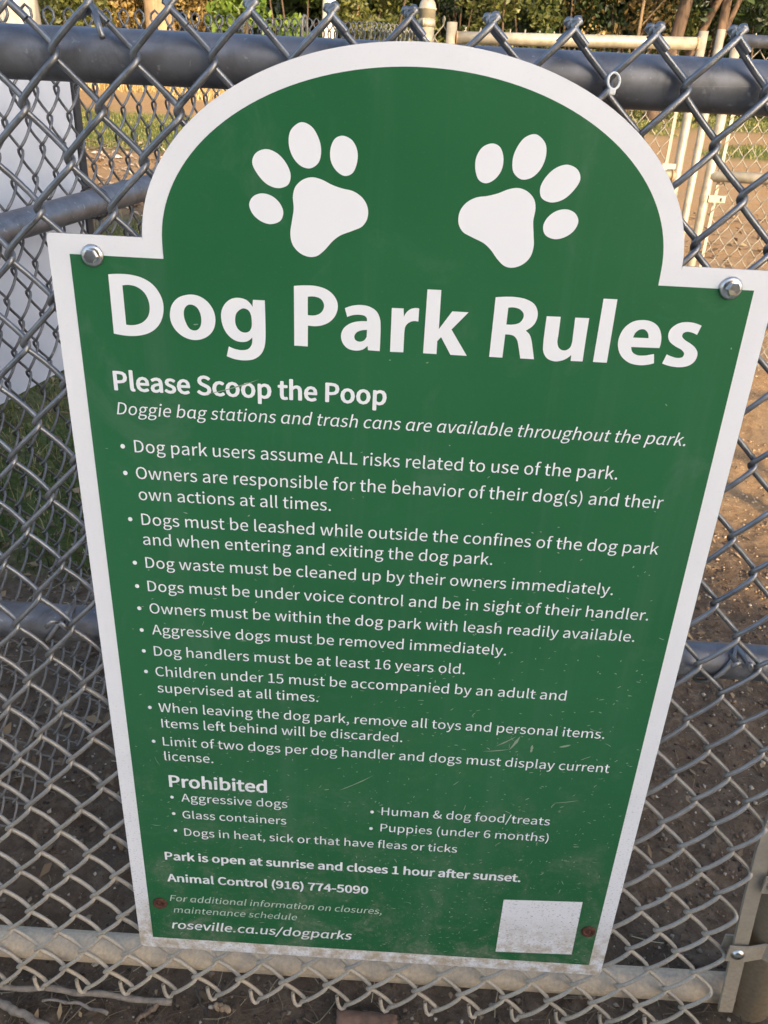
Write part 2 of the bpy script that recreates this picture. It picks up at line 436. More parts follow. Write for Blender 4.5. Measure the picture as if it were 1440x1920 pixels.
def curve2d(name, contours, y, mtl, parent, offset=0.0, label=None):
    """filled flat shape from closed contours (x, z in sign units); holes by even-odd fill"""
    cu = bpy.data.curves.new(name, 'CURVE'); cu.dimensions = '2D'; cu.fill_mode = 'FRONT'
    for c in contours:
        sp = cu.splines.new('POLY'); sp.points.add(len(c) - 1)
        for pt, (x, z) in zip(sp.points, c): pt.co = ((x - .5) * S, (z - GZ) * S, 0, 1)
        sp.use_cyclic_u = True
    cu.offset = offset * S
    tmp = bpy.data.objects.new(name + '_tmp', cu); COL.objects.link(tmp)
    dg = bpy.context.evaluated_depsgraph_get(); me = bpy.data.meshes.new_from_object(tmp.evaluated_get(dg))
    bpy.data.objects.remove(tmp); bpy.data.curves.remove(cu)
    V = np.empty(len(me.vertices) * 3, np.float32); me.vertices.foreach_get('co', V); V = V.reshape(-1, 3)
    V = np.stack([V[:, 0], np.full(len(V), y * S), V[:, 1]], 1)
    me.vertices.foreach_set('co', V.ravel()); me.materials.clear(); me.materials.append(mtl); me.name = name
    me.update()
    nz = sum(pl.normal[1] for pl in me.polygons)
    if nz > 0: me.flip_normals()
    o = bpy.data.objects.new(name, me); COL.objects.link(o); o.parent = parent
    if label: o['label'] = label
    return o
E0 = .0315                                     # white border
ao = arch(.3905, .2685, 0, 0); ai = arch(.3615, .2395, 0, 0)
def rc(x, z, sx, sz, r=.008):                  # small rounded outer corner, path runs clockwise in x-z seen from the front
    return [(x + sx * r * (1 - math.cos(t)), z + sz * r * (1 - math.sin(t))) for t in np.linspace(0, math.pi / 2, 5)]
zb = -ASP - .0345
outer = [(-.0312 + .006, .0285)] + [(.1092, .0285)] + ao[::-1] + [(.8908, .0285), (1.0312 - .006, .0285), (1.0312 - .002, .0285 - .002), (1.0312, .0285 - .006)]
outer += [(1.0312, zb + .01), (1.0312 - .003, zb + .003), (1.0312 - .01, zb), (-.0312 + .01, zb), (-.0312 + .003, zb + .003), (-.0312, zb + .01), (-.0312, .0285 - .006), (-.0312 + .002, .0285 - .002)]
front = curve2d('panel', [outer], 0, M_WHITE, sign)
# give the panel its thickness
T = .0053
me = front.data
nV = len(outer); V = []; F = []
Vf = np.array([W((x, 0, z)) for x, z in outer]); Vb = Vf + (0, T * S, 0)
cap = [list(p.vertices) for p in me.polygons]; co = np.array([v.co[:] for v in me.vertices])
Vall = np.concatenate([co, co + (0, T * S, 0), Vf, Vb]); k0 = len(co); k1 = 2 * k0; k2 = k1 + nV
Fall = cap + [[i + k0 for i in f][::-1] for f in cap]; ncap = len(Fall)
Fall += [[k1 + i, k1 + (i + 1) % nV, k2 + (i + 1) % nV, k2 + i] for i in range(nV)]
bpy.data.objects.remove(front)
panel = obj('panel', Vall, Fall, M_WHITE, sign); panel.data.materials.append(M_EDGE)
for i, pl in enumerate(panel.data.polygons):
    if i >= ncap: pl.material_index = 1
green = [(0, 0), (.1385, 0)] + [(x, z) for x, z in ai[::-1]] + [(.8613, 0), (1, 0), (1, -ASP), (0, -ASP)]
curve2d('green_field', [green], -.0006, M_GREEN, sign)

# paw prints (left traced, right mirrored about the sign's middle)
PAW = {'pad': "880,640 930,652 985,680 1040,700 1100,715 1150,750 1178,800 1178,860 1150,905 1095,930 1030,955 990,985 945,1035 905,1065 865,1070 815,1050 775,1005 762,945 770,880 780,810 776,740 790,690 830,653",
       'toe1': "540,785 560,745 605,727 660,740 705,780 724,830 708,875 655,893 600,875 557,835",
       'toe2': "556,560 575,510 630,488 690,510 740,565 764,630 750,680 700,699 640,680 590,630",
       'toe3': "820,343 875,365 913,425 928,490 915,560 870,592 820,580 775,530 753,455 765,385",
       'toe4': "1045,416 1095,440 1124,500 1120,570 1095,620 1055,633 1010,605 980,550 980,480 1005,430"}
def spline(s, org, sc, n=5):
    """closed outline from traced points; a 'c' after a point makes a corner"""
    pts = []; cor = []
    for tkn in s.split():
        cor.append(tkn.endswith('c')); x, y = tkn.rstrip('c').split(','); pts.append((float(x), float(y)))
    P = np.array(pts); N = len(P); out = []
    for i in range(N):
        p1, p2 = P[i], P[(i + 1) % N]
        p0 = P[i - 1] if not cor[i] else p1 - (p2 - p1) * .6
        p3 = P[(i + 2) % N] if not cor[(i + 1) % N] else p2 + (p2 - p1) * .6
        if cor[i] and cor[(i + 1) % N]: out.append(p1); continue
        d1 = np.linalg.norm(p2 - p1) ** .5; d0 = max(np.linalg.norm(p1 - p0) ** .5, 1e-3); d2 = max(np.linalg.norm(p3 - p2) ** .5, 1e-3)
        m1 = (p1 - p0) / d0 - (p2 - p0) / (d0 + d1) + (p2 - p1) / d1
        m2 = (p2 - p1) / d1 - (p3 - p1) / (d1 + d2) + (p3 - p2) / d2
        m1 = m1 * d1; m2 = m2 * d1
        if cor[i]: m1 = (3 * (p2 - p1) - m2) / 2
        if cor[(i + 1) % N]: m2 = (3 * (p2 - p1) - m1) / 2
        for k in range(n):
            t = k / n; t2 = t * t; t3 = t2 * t
            out.append((2 * t3 - 3 * t2 + 1) * p1 + (t3 - 2 * t2 + t) * m1 + (-2 * t3 + 3 * t2) * p2 + (t3 - t2) * m2)
    return [signpt(org[0] + x / sc, org[1] + y / sc) for x, y in out]
paw_l = [spline(s, (280, 110), 2.88) for s in PAW.values()]
paw_r = [[(2 * CXS - x, z) for x, z in c] for c in paw_l]
curve2d('paw_print', paw_l, -.0012, M_PRINT, sign); curve2d('paw_print', paw_r, -.0012, M_PRINT, sign)
T1 = ((190, 490), 4.5); T2 = ((530, 510), 4.0); T3 = ((900, 540), 3.3488)
TITLE = [(T1, ["60,108c 150,104 250,112 345,138 430,190 490,265 522,345 525,430 505,505 462,565 400,605 320,625 240,628 170,620 108,608c",
               "180,202c 235,198 300,214 360,258 398,325 410,400 395,465 355,510 300,533 250,537 212,533c"]),
         (T1, ["752,279 835,296 905,348 950,420 964,500 945,580 890,637 800,663 705,640 630,580 590,510 580,440 600,360 655,303",
               "762,364 805,385 833,430 845,490 838,545 815,575 783,582 745,565 715,515 698,455 703,400 727,370"]),
         (T1, ["1280,323c 1380,328c 1385,500 1386,660 1375,730 1345,785 1290,823 1215,834 1130,824 1060,798c 1077,716c 1130,738 1190,748 1240,738 1268,705 1275,660 1274,640c 1245,667 1205,679 1140,670 1080,630 1035,565 1014,490 1016,415 1050,350 1105,313 1165,307 1225,325 1262,360 1277,382c",
               "1195,396 1240,410 1263,450 1270,500 1268,555 1250,588 1212,600 1168,583 1138,540 1130,485 1145,430"]),
         (T2, ["85,103c 170,99 250,104 325,127 380,170 410,225 412,280 390,335 345,378 290,400 240,405 190,400c 189,557c 88,550c",
               "189,184c 235,183 285,200 310,240 305,280 280,310 240,324 189,322c"]),
         (T2, ["467,270c 520,252 585,246 650,258 705,295 730,350 735,410 733,490 728,592c 640,585c 637,552c 600,580 550,588 490,573 450,530 438,475 455,425 500,388 560,370 633,368c 631,345 615,328 580,320 530,322 484,336c",
               "633,433c 590,437 555,452 538,480 545,507 575,521 610,512 630,485c"]),
         (T2, ["819,268c 907,272c 909,335c 930,300 960,277 995,269 1024,272c 1018,371c 980,367 945,380 922,405 914,440 909,520 905,601c 805,597c"]),
         (T2, ["1086,129c 1190,134c 1171,427c 1272,294c 1394,301c 1266,430c 1380,627c 1258,620c 1188,487c 1159,517c 1154,614c 1053,608c"]),
         (T3, ["98,57c 160,54 225,56 290,70 340,100 361,145 358,190 335,232 287,267c 310,290 322,325 330,380 338,446c 252,441c 240,360 232,325 212,300 185,292 158,290c 140,436c 57,431c",
               "177,123c 210,121 250,133 273,160 270,190 248,217 210,228 165,228c"]),
         (T3, ["418,176c 506,180c 492,290 485,340 493,372 515,389 540,389 565,372 576,345 585,280 597,185c 685,188c 662,330 643,460c 568,457c 572,419c 545,440 510,455 465,459 420,440 397,400 397,340 406,265"]),
         (T3, ["775,66c 862,70c 795,468c 708,463c"]),
         (T3, ["1030,200 1085,214 1122,248 1137,300 1134,345 1125,376c 948,369c 955,400 985,420 1030,423 1065,418 1091,413c 1091,471c 1050,481 995,483 935,468 885,425 865,365 872,310 905,250 960,210",
               "960,310c 975,280 1000,261 1030,259 1052,280 1057,314c"]),
         (T3, ["1390,236c 1361,293c 1330,279 1300,274 1275,283 1268,303 1285,325 1320,348 1350,375 1364,408 1352,450 1315,483 1260,496 1195,490 1142,473c 1171,415c 1205,430 1240,438 1270,432 1280,410 1265,388 1225,365 1190,335 1180,300 1195,258 1240,224 1290,213 1345,219"])]
curve2d('title_lettering', [spline(s, *z) for z, ss in TITLE for s in ss], -.0012, M_PRINT, sign)

GLYPHS = json.loads(r'''{"&":[609,[232,-12,304,-2,366,24,421,64,572,-12,593,56,471,119,518,191,556,269,585,354,509,354,417,160,251,345,321,399,376,462,398,539,383,606,339,651,269,668,190,647,138,592,119,514,162,360,98,310,51,248,32,170,58,76,128,12],[367,106,328,78,286,60,242,54,175,69,129,111,112,175,123,222,153,264,195,302],[220,398,189,515,199,563,227,597,270,610,306,600,326,573,332,537,316,484,276,440]],"(":[302,[214,-175,264,-153,200,-19,163,127,150,278,163,429,200,574,264,709,214,732,143,594,98,444,82,278,98,112,143,-38]],")":[302,[89,-175,159,-38,204,112,220,278,204,444,159,594,89,732,38,709,102,574,140,429,153,278,140,127,102,-19,38,-153]],",":[249,[67,-170,137,-126,182,-62,198,17,189,68,166,101,129,113,98,106,76,86,67,55,76,25,97,5,127,-2,137,-1,126,-51,95,-92,47,-122]],"-":[311,[41,219,270,219,270,282,41,282]],".":[249,[124,-12,154,-4,175,18,183,50,175,83,154,105,124,113,94,105,73,83,65,50,73,18,94,-4]],"/":[351,[10,-160,70,-160,337,711,278,711]],"0":[497,[249,-12,357,26,428,140,453,330,428,519,357,631,249,668,140,631,70,519,45,330,70,140,140,26],[249,55,183,83,139,173,124,330,139,486,183,575,249,603,314,575,358,486,374,330,358,173,314,83]],"1":[497,[79,0,439,0,439,68,307,68,307,656,244,656,108,609,108,558,226,558,226,68,79,68]],"4":[497,[304,0,381,0,381,181,469,181,469,246,381,246,381,656,291,656,18,234,18,181,304,181],[304,246,103,246,252,470,305,567,309,567,304,447]],"5":[497,[234,-12,339,15,418,91,449,213,422,332,351,400,251,422,153,396,170,586,417,586,417,656,98,656,77,350,121,322,230,361,302,343,349,292,366,211,347,129,297,75,226,56,159,67,106,93,65,129,24,75,76,33,144,1]],"6":[497,[269,-12,364,15,432,90,458,201,436,316,372,384,276,407,223,398,172,371,127,328,152,489,213,575,296,601,335,594,371,577,400,550,447,601,405,635,355,659,293,668,173,633,85,519,50,313,79,133,157,24],[129,263,174,312,219,338,262,346,328,328,367,278,380,201,366,123,326,71,269,53,198,77,151,148]],"7":[497,[177,0,262,0,283,228,339,419,455,607,455,656,44,656,44,586,362,586,260,410,202,223]],"9":[497,[210,-12,327,25,414,143,448,356,419,530,341,633,227,668,133,641,65,567,39,455,62,341,125,272,220,249,275,259,326,286,371,328,345,168,286,82,208,56,166,62,129,80,97,106,52,55,93,21,146,-3],[371,397,325,347,279,318,234,310,169,328,129,378,116,455,131,534,171,585,228,604,300,581,348,511]],"A":[544,[4,0,87,0,150,200,390,200,453,0,541,0,318,656,226,656],[171,266,203,367,268,589,272,589,338,367,370,266]],"C":[571,[337,-12,416,-1,482,31,539,82,493,135,449,95,399,70,341,61,232,94,162,187,137,330,163,472,235,563,344,595,396,587,440,566,478,533,523,587,477,627,416,656,343,668,193,627,90,510,52,328,90,145,191,29]],"D":[616,[90,0,258,0,425,39,528,152,563,330,528,508,424,618,254,656,90,656],[173,68,173,589,247,589,376,559,452,471,478,330,452,189,376,99,247,68]],"F":[494,[90,0,173,0,173,294,423,294,423,364,173,364,173,586,468,586,468,656,90,656]],"G":[617,[348,-12,430,-2,499,25,550,64,550,340,335,340,335,271,474,271,474,99,443,79,402,65,356,61,237,94,163,187,137,330,164,472,240,563,355,595,414,587,460,565,497,533,541,587,496,625,434,656,353,668,197,627,91,510,52,328,90,145,195,29]],"H":[652,[90,0,173,0,173,310,479,310,479,0,562,0,562,656,479,656,479,381,173,381,173,656,90,656]],"I":[262,[90,0,173,0,173,656,90,656]],"L":[486,[90,0,460,0,460,71,173,71,173,656,90,656]],"O":[664,[332,-12,478,30,576,148,612,330,576,511,478,627,332,668,186,627,88,511,52,330,88,148,186,30],[332,61,229,94,161,188,137,330,161,472,229,563,332,595,435,563,503,472,527,330,503,188,435,94]],"P":[567,[90,0,173,0,173,261,281,261,408,283,492,349,523,464,492,577,406,638,277,656,90,656],[173,328,173,589,267,589,363,578,421,539,440,464,422,387,366,343,270,328]],"S":[533,[272,-12,391,14,468,80,495,175,477,256,429,311,360,350,267,390,216,414,174,448,158,500,173,551,215,583,280,595,337,588,386,567,430,534,473,587,420,629,354,657,280,668,174,645,101,584,73,494,94,414,145,360,207,326,301,285,357,257,396,222,411,167,394,112,347,74,273,61,206,71,145,99,92,142,43,85,107,34,184,0]],"W":[786,[162,0,260,0,358,396,391,545,395,545,427,396,526,0,626,0,762,656,683,656,612,299,576,86,571,86,524,299,433,656,357,656,267,299,220,86,217,86,177,299,108,656,23,656]],"a":[504,[194,-12,252,-2,306,23,355,58,358,58,365,0,432,0,432,299,415,404,361,474,264,498,189,488,125,464,73,435,105,379,147,404,196,423,251,430,312,413,343,367,351,308,182,274,84,215,53,126,71,51,121,5],[217,55,174,62,143,87,132,132,152,187,221,227,351,253,351,118,306,83,262,62]],"b":[553,[296,-12,400,19,477,109,507,251,485,382,420,468,314,498,260,489,209,465,161,430,165,517,165,712,82,712,82,0,148,0,155,50,158,50,203,17,250,-4],[283,57,247,62,207,78,165,107,165,363,209,400,252,422,294,430,368,407,410,344,422,250,404,147,355,81]],"c":[456,[274,-12,331,-4,384,17,431,49,396,105,362,80,324,63,281,56,202,80,150,145,131,243,151,341,205,406,284,430,380,388,422,441,384,470,337,490,280,498,164,468,79,381,47,243,77,105,158,18]],"d":[555,[248,-12,304,-2,354,23,396,57,398,57,405,0,473,0,473,712,390,712,390,525,395,442,353,472,309,492,258,498,154,467,77,379,47,243,72,105,142,18],[266,57,193,79,147,143,132,243,151,341,201,406,272,430,312,425,351,408,390,379,390,124,350,86,309,65]],"e":[496,[279,-12,340,-5,393,12,439,38,410,92,288,54,207,75,151,134,127,224,455,224,458,270,436,391,370,470,264,498,158,467,78,379,47,243,78,105,161,19],[126,282,151,364,201,415,266,433,331,416,372,365,387,282]],"f":[291,[30,420,96,420,96,0,177,0,177,420,280,420,280,486,177,486,177,563,185,616,208,648,246,659,301,645,319,709,237,724,158,704,111,649,96,564,96,486,30,481]],"g":[505,[246,-224,377,-200,462,-139,492,-55,473,10,417,48,323,60,227,60,176,67,150,86,142,113,174,171,245,154,336,175,399,233,423,323,418,363,404,397,384,423,483,423,483,486,314,486,245,498,155,477,89,417,64,325,73,271,96,226,127,194,127,191,102,168,82,138,73,100,79,66,95,39,117,21,117,16,78,-15,54,-53,46,-94,71,-165,142,-209],[245,209,194,224,157,264,142,325,156,386,193,425,245,439,298,425,335,386,349,325,335,264,297,224],[258,-167,182,-157,134,-127,117,-82,122,-54,138,-26,166,0,229,-7,313,-7,367,-13,400,-33,412,-69,393,-117,339,-153]],"h":[543,[82,0,165,0,165,353,209,394,251,419,297,427,350,414,380,371,389,297,389,0,471,0,471,308,455,412,406,477,322,498,261,487,208,458,161,417,165,517,165,712,82,712]],"i":[246,[82,0,165,0,165,486,82,486],[124,586,152,593,171,612,178,641,171,668,152,687,124,694,95,687,77,668,70,641,77,612,95,593]],"k":[494,[82,0,163,0,163,128,254,234,396,0,485,0,302,290,464,486,372,486,166,230,163,230,163,712,82,712]],"l":[254,[168,-12,216,-4,204,58,187,56,176,60,168,71,165,91,165,712,82,712,82,97,91,38,119,1]],"m":[829,[82,0,165,0,165,353,208,394,248,419,286,427,337,414,367,371,377,297,377,0,458,0,458,353,502,394,542,419,581,427,632,414,662,371,671,297,671,0,753,0,753,308,737,412,688,477,606,498,549,486,496,454,445,405,418,455,374,487,311,498,255,487,205,458,159,415,158,415,149,486,82,486]],"n":[546,[82,0,165,0,165,353,209,394,251,419,297,427,350,414,380,371,389,297,389,0,471,0,471,308,455,412,406,477,322,498,261,487,207,458,159,415,158,415,149,486,82,486]],"o":[542,[271,-12,382,18,464,105,496,243,464,381,382,468,271,498,160,468,78,381,47,243,78,105,160,18],[271,56,197,80,148,145,131,243,148,341,197,406,271,430,345,406,395,341,413,243,395,145,345,80]],"p":[555,[82,-205,165,-205,165,-40,162,45,207,14,252,-5,296,-12,400,19,477,109,507,251,485,382,420,468,314,498,259,489,206,464,159,430,158,430,149,486,82,486],[283,57,247,62,207,78,165,107,165,363,210,400,253,422,294,430,368,407,410,344,422,250,404,147,355,81]],"r":[347,[82,0,165,0,165,312,202,378,244,414,286,425,334,417,349,488,297,498,245,486,198,451,159,397,158,397,149,486,82,486]],"s":[419,[209,-12,306,8,365,60,386,132,363,206,308,250,238,280,187,301,148,327,133,364,143,400,173,425,224,435,264,429,300,414,334,392,373,443,331,471,280,491,223,498,132,480,75,431,55,361,77,293,130,249,197,220,250,198,291,169,308,128,297,90,266,62,212,52,158,59,112,79,68,110,29,55,80,21,142,-3]],"t":[337,[234,-12,325,6,309,68,253,55,209,66,185,97,178,148,178,420,311,420,311,486,178,486,178,623,110,623,101,486,24,481,24,420,97,420,97,150,110,65,153,9]],"u":[543,[225,-12,285,-1,338,30,385,76,388,76,394,0,462,0,462,486,380,486,380,141,337,95,295,68,249,59,196,72,167,114,158,188,158,486,75,486,75,178,91,74,140,10]],"v":[466,[187,0,283,0,455,486,374,486,282,209,237,66,233,66,188,209,97,486,12,486]],"w":[718,[159,0,254,0,323,260,356,402,361,402,394,262,464,0,563,0,694,486,616,486,545,205,515,70,511,70,477,205,401,486,321,486,245,205,213,70,209,70,180,205,107,486,24,486]],"x":[446,[13,0,99,0,165,114,214,200,218,200,271,114,343,0,432,0,272,245,420,486,335,486,275,379,232,298,227,298,180,379,115,486,26,486,174,253]],"y":[466,[90,-209,173,-187,231,-127,272,-41,455,486,375,486,287,217,248,79,243,79,195,217,97,486,12,486,207,-1,196,-38,171,-91,135,-128,87,-142,49,-134,33,-200]],"\u0251":[559,[248,-12,306,-2,356,24,397,59,400,59,414,18,440,-5,477,-12,521,-4,510,58,494,56,473,91,473,486,406,486,399,439,397,439,355,472,310,492,260,498,154,467,77,379,47,243,72,105,142,18],[266,57,193,79,147,143,132,243,151,341,201,406,272,430,312,425,351,408,390,379,390,124,350,86,309,65]]," ":[200]}''')
def glyph_line(text, x0, x1, z, ysize, shear=0.0, style='r', bullet=None):
    if shear: text = text.replace('a', '\u0251')
    pen = 0; cs = []
    for ch in text:
        g = GLYPHS[ch]
        for c in g[1:]: cs.append([(c[i] + pen, c[i + 1]) for i in range(0, len(c), 2)])
        pen += g[0]
    cs = [[(x + shear * y, y) for x, y in c] for c in cs]
    mn = min(x for c in cs for x, y in c); mx = max(x for c in cs for x, y in c)
    k = (x1 - x0) / (mx - mn)
    cs = [[(x0 + (x - mn) * k, z + y * ysize / 1000) for x, y in c] for c in cs]
    return cs, k * 1000
ZA = ((200, 680), 2.88); ZB = ((680, 700), 2.3226); ZC = ((230, 960), 2.88); ZD = ((700, 1000), 2.6667)
ZE = ((250, 1270), 3.2); ZG = ((680, 1290), 2.88); ZK = ((280, 1540), 3.6); ZL = ((640, 1540), 4.0)
LINES = [  # text, style, start, end of the baseline, bullet  (as measured on enlargements of the photograph)
    ("Please Scoop the Poop", 'b', (ZA, 42, 140), (ZB, 103, 140), None),
    ("Doggie bag stations and trash cans are available throughout the park.", 'i', (ZA, 57, 274), (ZB, 1402, 318), None),
    ("Dog park users assume ALL risks related to use of the park.", 'r', (ZA, 153, 480), (ZB, 1106, 463), (ZA, 88, 450)),
    ("Owners are responsible for the behavior of their dog(s) and their", 'r', (ZA, 162, 625), (ZB, 1303, 588), (ZA, 102, 594)),
    ("own actions at all times.", 'r', (ZA, 176, 738), (ZA, 1211, 800), None),
    ("Dogs must be leashed while outside the confines of the dog park", 'r', (ZC, 105, 65), (ZB, 1283, 790), (ZC, 42, 37)),
    ("and when entering and exiting the dog park.", 'r', (ZC, 113, 174), (ZB, 563, 833), None),
    ("Dog waste must be cleaned up by their owners immediately.", 'r', (ZC, 127, 298), (ZD, 1195, 308), (ZC, 67, 272)),
    ("Dogs must be under voice control and be in sight of their handler.", 'r', (ZC, 138, 424), (ZD, 1371, 435), (ZC, 79, 398)),
    ("Owners must be within the dog park with leash readily available.", 'r', (ZC, 148, 543), (ZD, 1302, 542), (ZC, 91, 518)),
    ("Aggressive dogs must be removed immediately.", 'r', (ZC, 161, 657), (ZD, 662, 610), (ZC, 104, 635)),
    ("Dog handlers must be at least 16 years old.", 'r', (ZC, 172, 773), (ZD, 456, 702), (ZC, 115, 748)),
    ("Children under 15 must be accompanied by an adult and", 'r', (ZC, 180, 883), (ZD, 960, 834), (ZC, 127, 859)),
    ("supervised at all times.", 'r', (ZE, 148, 86), (ZE, 1110, 145), None),
    ("When leaving the dog park, remove all toys and personal items.", 'r', (ZE, 155, 203), (ZG, 1302, 273), (ZE, 100, 178)),
    ("Items left behind will be discarded.", 'r', (ZE, 172, 296), (ZG, 213, 291), None),
    ("Limit of two dogs per dog handler and dogs must display current", 'r', (ZE, 180, 404), (ZG, 1328, 457), (ZE, 123, 381)),
    ("license.", 'r', (ZE, 190, 493), (ZE, 481, 513), None),
    ("Prohibited", 'b', (ZE, 217, 650), (ZE, 803, 692), None),
    ("Aggressive dogs", 'r', (ZE, 290, 740), (ZE, 925, 783), (ZE, 233, 716)),
    ("Glass containers", 'r', (ZE, 297, 838), (ZE, 918, 885), (ZE, 243, 815)),
    ("Dogs in heat, sick or that have fleas or ticks", 'r', (ZK, 238, 84), (ZL, 864, 242), (ZK, 177, 59)),
    ("Human & dog food/treats", 'r', (ZG, 101, 686), (ZG, 1008, 737), (ZG, 51, 667)),
    ("Puppies (under 6 months)", 'r', (ZG, 95, 776), (ZG, 1001, 823), (ZG, 45, 756)),
    ("Park is open at sunrise and closes 1 hour after sunset.", 'b', (ZK, 107, 246), (ZL, 1340, 460), None),
    ("Animal Control (916) 774-5090", 'b', (ZK, 122, 390), (ZL, 200, 553), None),
    ("For additional information on closures,", 'l', (ZK, 139, 520), (ZL, 300, 708), None),
    ("maintenance schedule", 'l', (ZK, 165, 603), (ZK, 997, 673), None),
    ("roseville.ca.us/dogparks", 'm', (ZK, 153, 712), (ZK, 1367, 803), None)]
YK = {}                          # height of the letters relative to the fitted width, per style
def zpix(z, x, y): return (z[0][0] + x / z[1], z[0][1] + y / z[1])
SIZES = []
for i, (text, st, a, b, bu) in enumerate(LINES):
    A = signpt(*zpix(*a)); B = signpt(*zpix(*b))
    off = {'b': .030, 'r': .004, 'i': .0, 'l': -.006, 'm': .014}[st] * .052
    sh = .19 if st in 'ilm' else 0.0
    if st == 'm': sh = .17
    z = (A[1] + B[1]) / 2
    cs, k = glyph_line(text, A[0] + off, B[0] - off, z, 1, sh, st)
    ys = k * YK.get(st, 1.0)
    off = {'b': .027, 'r': .001, 'i': .0, 'l': -.003, 'm': .012}[st] * k
    SIZES.append((text[:14], round(k, 4), round(A[1] - B[1], 4)))
    if text == 'license.' : ys = SIZES[16][1]
    cs, k = glyph_line(text, A[0] + off, B[0] - off, z, ys, sh, st)
    if bu:
        c = signpt(*zpix(*bu)); cs.append([(c[0] + (.0037 * math.cos(t)), c[1] + .0040 * math.sin(t)) for t in np.linspace(0, 2 * math.pi, 17)[:-1]])
    ml = M_PALE if st == 'l' else M_PRINT
    if st in 'bm':                 # heavier weights: the outline grown evenly in twelve directions, each layer a hair behind the last
        parts_ = []
        for q in range(12):
            t = q * math.pi / 6
            parts_.append(curve2d('w', [[(x + off * math.cos(t), zz + off * .8 * math.sin(t)) for x, zz in c] for c in cs], -.0012 + .00002 * q, ml, None, 0.0))
        mb = MB()
        for o in parts_:
            mb.add([v.co[:] for v in o.data.vertices], [list(p.vertices) for p in o.data.polygons]); bpy.data.objects.remove(o)
        mb.build('rule_lettering', ml, sign)
    else:
        curve2d('rule_lettering', cs, -.0012, ml, sign, off)
# plain white square near the lower right corner
curve2d('white_patch', [[signpt(944.4, 1686), signpt(1092.3, 1690.6), signpt(1071.6, 1788.8), signpt(929, 1783.5)]], -.0011, M_WHITE, sign)
# bolts
def hexbolt(u, v, rot):
    c = np.array(at_y(u, v, -.001)); o = MB()
    o.lathe(W(c), [(.0162 * S, 0), (.0164 * S, .0012), (.0150 * S, .0022), (.0115 * S, .0034)], 32, (0, -1, 0))
    wsh = o.build('bolt', M_BOLT, sign, False)
    hb = MB(); prof = [(.0100 * S, .0030), (.0100 * S, .0078), (.0088 * S, .0090), (.003 * S, .0088)]
    hb.lathe(W(c), prof, 6, (math.sin(.04), -1, .02 * rot)); hb.build('bolt_head', M_BOLT, wsh)
    for pl in wsh.data.polygons: pl.use_smooth = True
hexbolt(174, 479, 1); hexbolt(1370, 540, -2)
def rustbolt(u, v):
    c = np.array(at_y(u, v, -.001)); o = MB()
    o.lathe(W(c), [(.0158 * S, 0), (.0160 * S, .0012), (.0148 * S, .0026), (.0105 * S, .0030), (.0085 * S, .0016), (.0080 * S, .0010), (.0040 * S, .0022), (.001 * S, .0026)], 28, (0, -1, 0))
    o.build('rusty_bolt', M_RUST, sign, True)
rustbolt(300.5, 1692.5); rustbolt(1103, 1745.5)
# scratches and chips in the print
m_, n_, l_, b_ = mat('scratched_vinyl'); b_.inputs['Base Color'].default_value = (.25, .33, .23, 1); b_.inputs['Roughness'].default_value = .7
M_SCR = m_
sc = MB()
def scratch(x, z, L, w, ang, bend):
    n = 6; t = np.linspace(-.5, .5, n); c, s_ = math.cos(ang), math.sin(ang)
    X = t * L; Z = bend * L * (t * t * 4 - 1) ; px = x + X * c - Z * s_; pz = z + X * s_ + Z * c
    ww = w * (1 - (np.abs(t) * 2) ** 3) * rng.uniform(.5, 1.2, n) + w * .08
    V = []; F = []
    for i in range(n):
        V.append(W((px[i] - ww[i] * s_, -.0014, pz[i] + ww[i] * c))); V.append(W((px[i] + ww[i] * s_, -.0014, pz[i] - ww[i] * c)))
        if i: F.append([2 * i - 2, 2 * i - 1, 2 * i + 1, 2 * i])
    if pz.min() > -ASP + .004 and px.min() > .004 and px.max() < .996 and not (.772 < x < .962 and z < -.855 * ASP): sc.add(V, F)
for i in range(1000):
    z = -(rng.beta(3.0, 1.3)) * ASP
    x = rng.uniform(.01, .99) if rng.random() < .6 else 1 - rng.beta(1.2, 2.2)
    L = rng.choice([.004, .007, .012, .022], p=[.66, .24, .08, .02]) * rng.uniform(.7, 1.4)
    scratch(x, z, L, rng.uniform(.0004, .0011), rng.normal(.15, .5) + (.9 if rng.random() < .2 else 0), rng.normal(0, .09))
for (u1, v1, u2, v2, w) in ((390, 738, 486, 711, .0009), (636, 1481, 700, 1453, .001), (930, 1398, 968, 1380, .0012), (905, 1408, 955, 1404, .001), (1048, 1400, 1070, 1396, .0022), (955, 1405, 975, 1380, .003), (1035, 1505, 1085, 1500, .0009), (995, 1410, 998, 1396, .0025), (790, 1850, 700, 1850, .001)):
    if v1 > 1800: continue
    a = signpt(u1, v1); b = signpt(u2, v2); scratch((a[0] + b[0]) / 2, (a[1] + b[1]) / 2, math.hypot(b[0] - a[0], b[1] - a[1]), w, math.atan2(b[1] - a[1], b[0] - a[0]), .02)
o = sc.build('scratches', M_SCR, sign); o['kind'] = 'stuff'
nz = sum(pl.normal[1] for pl in o.data.polygons)

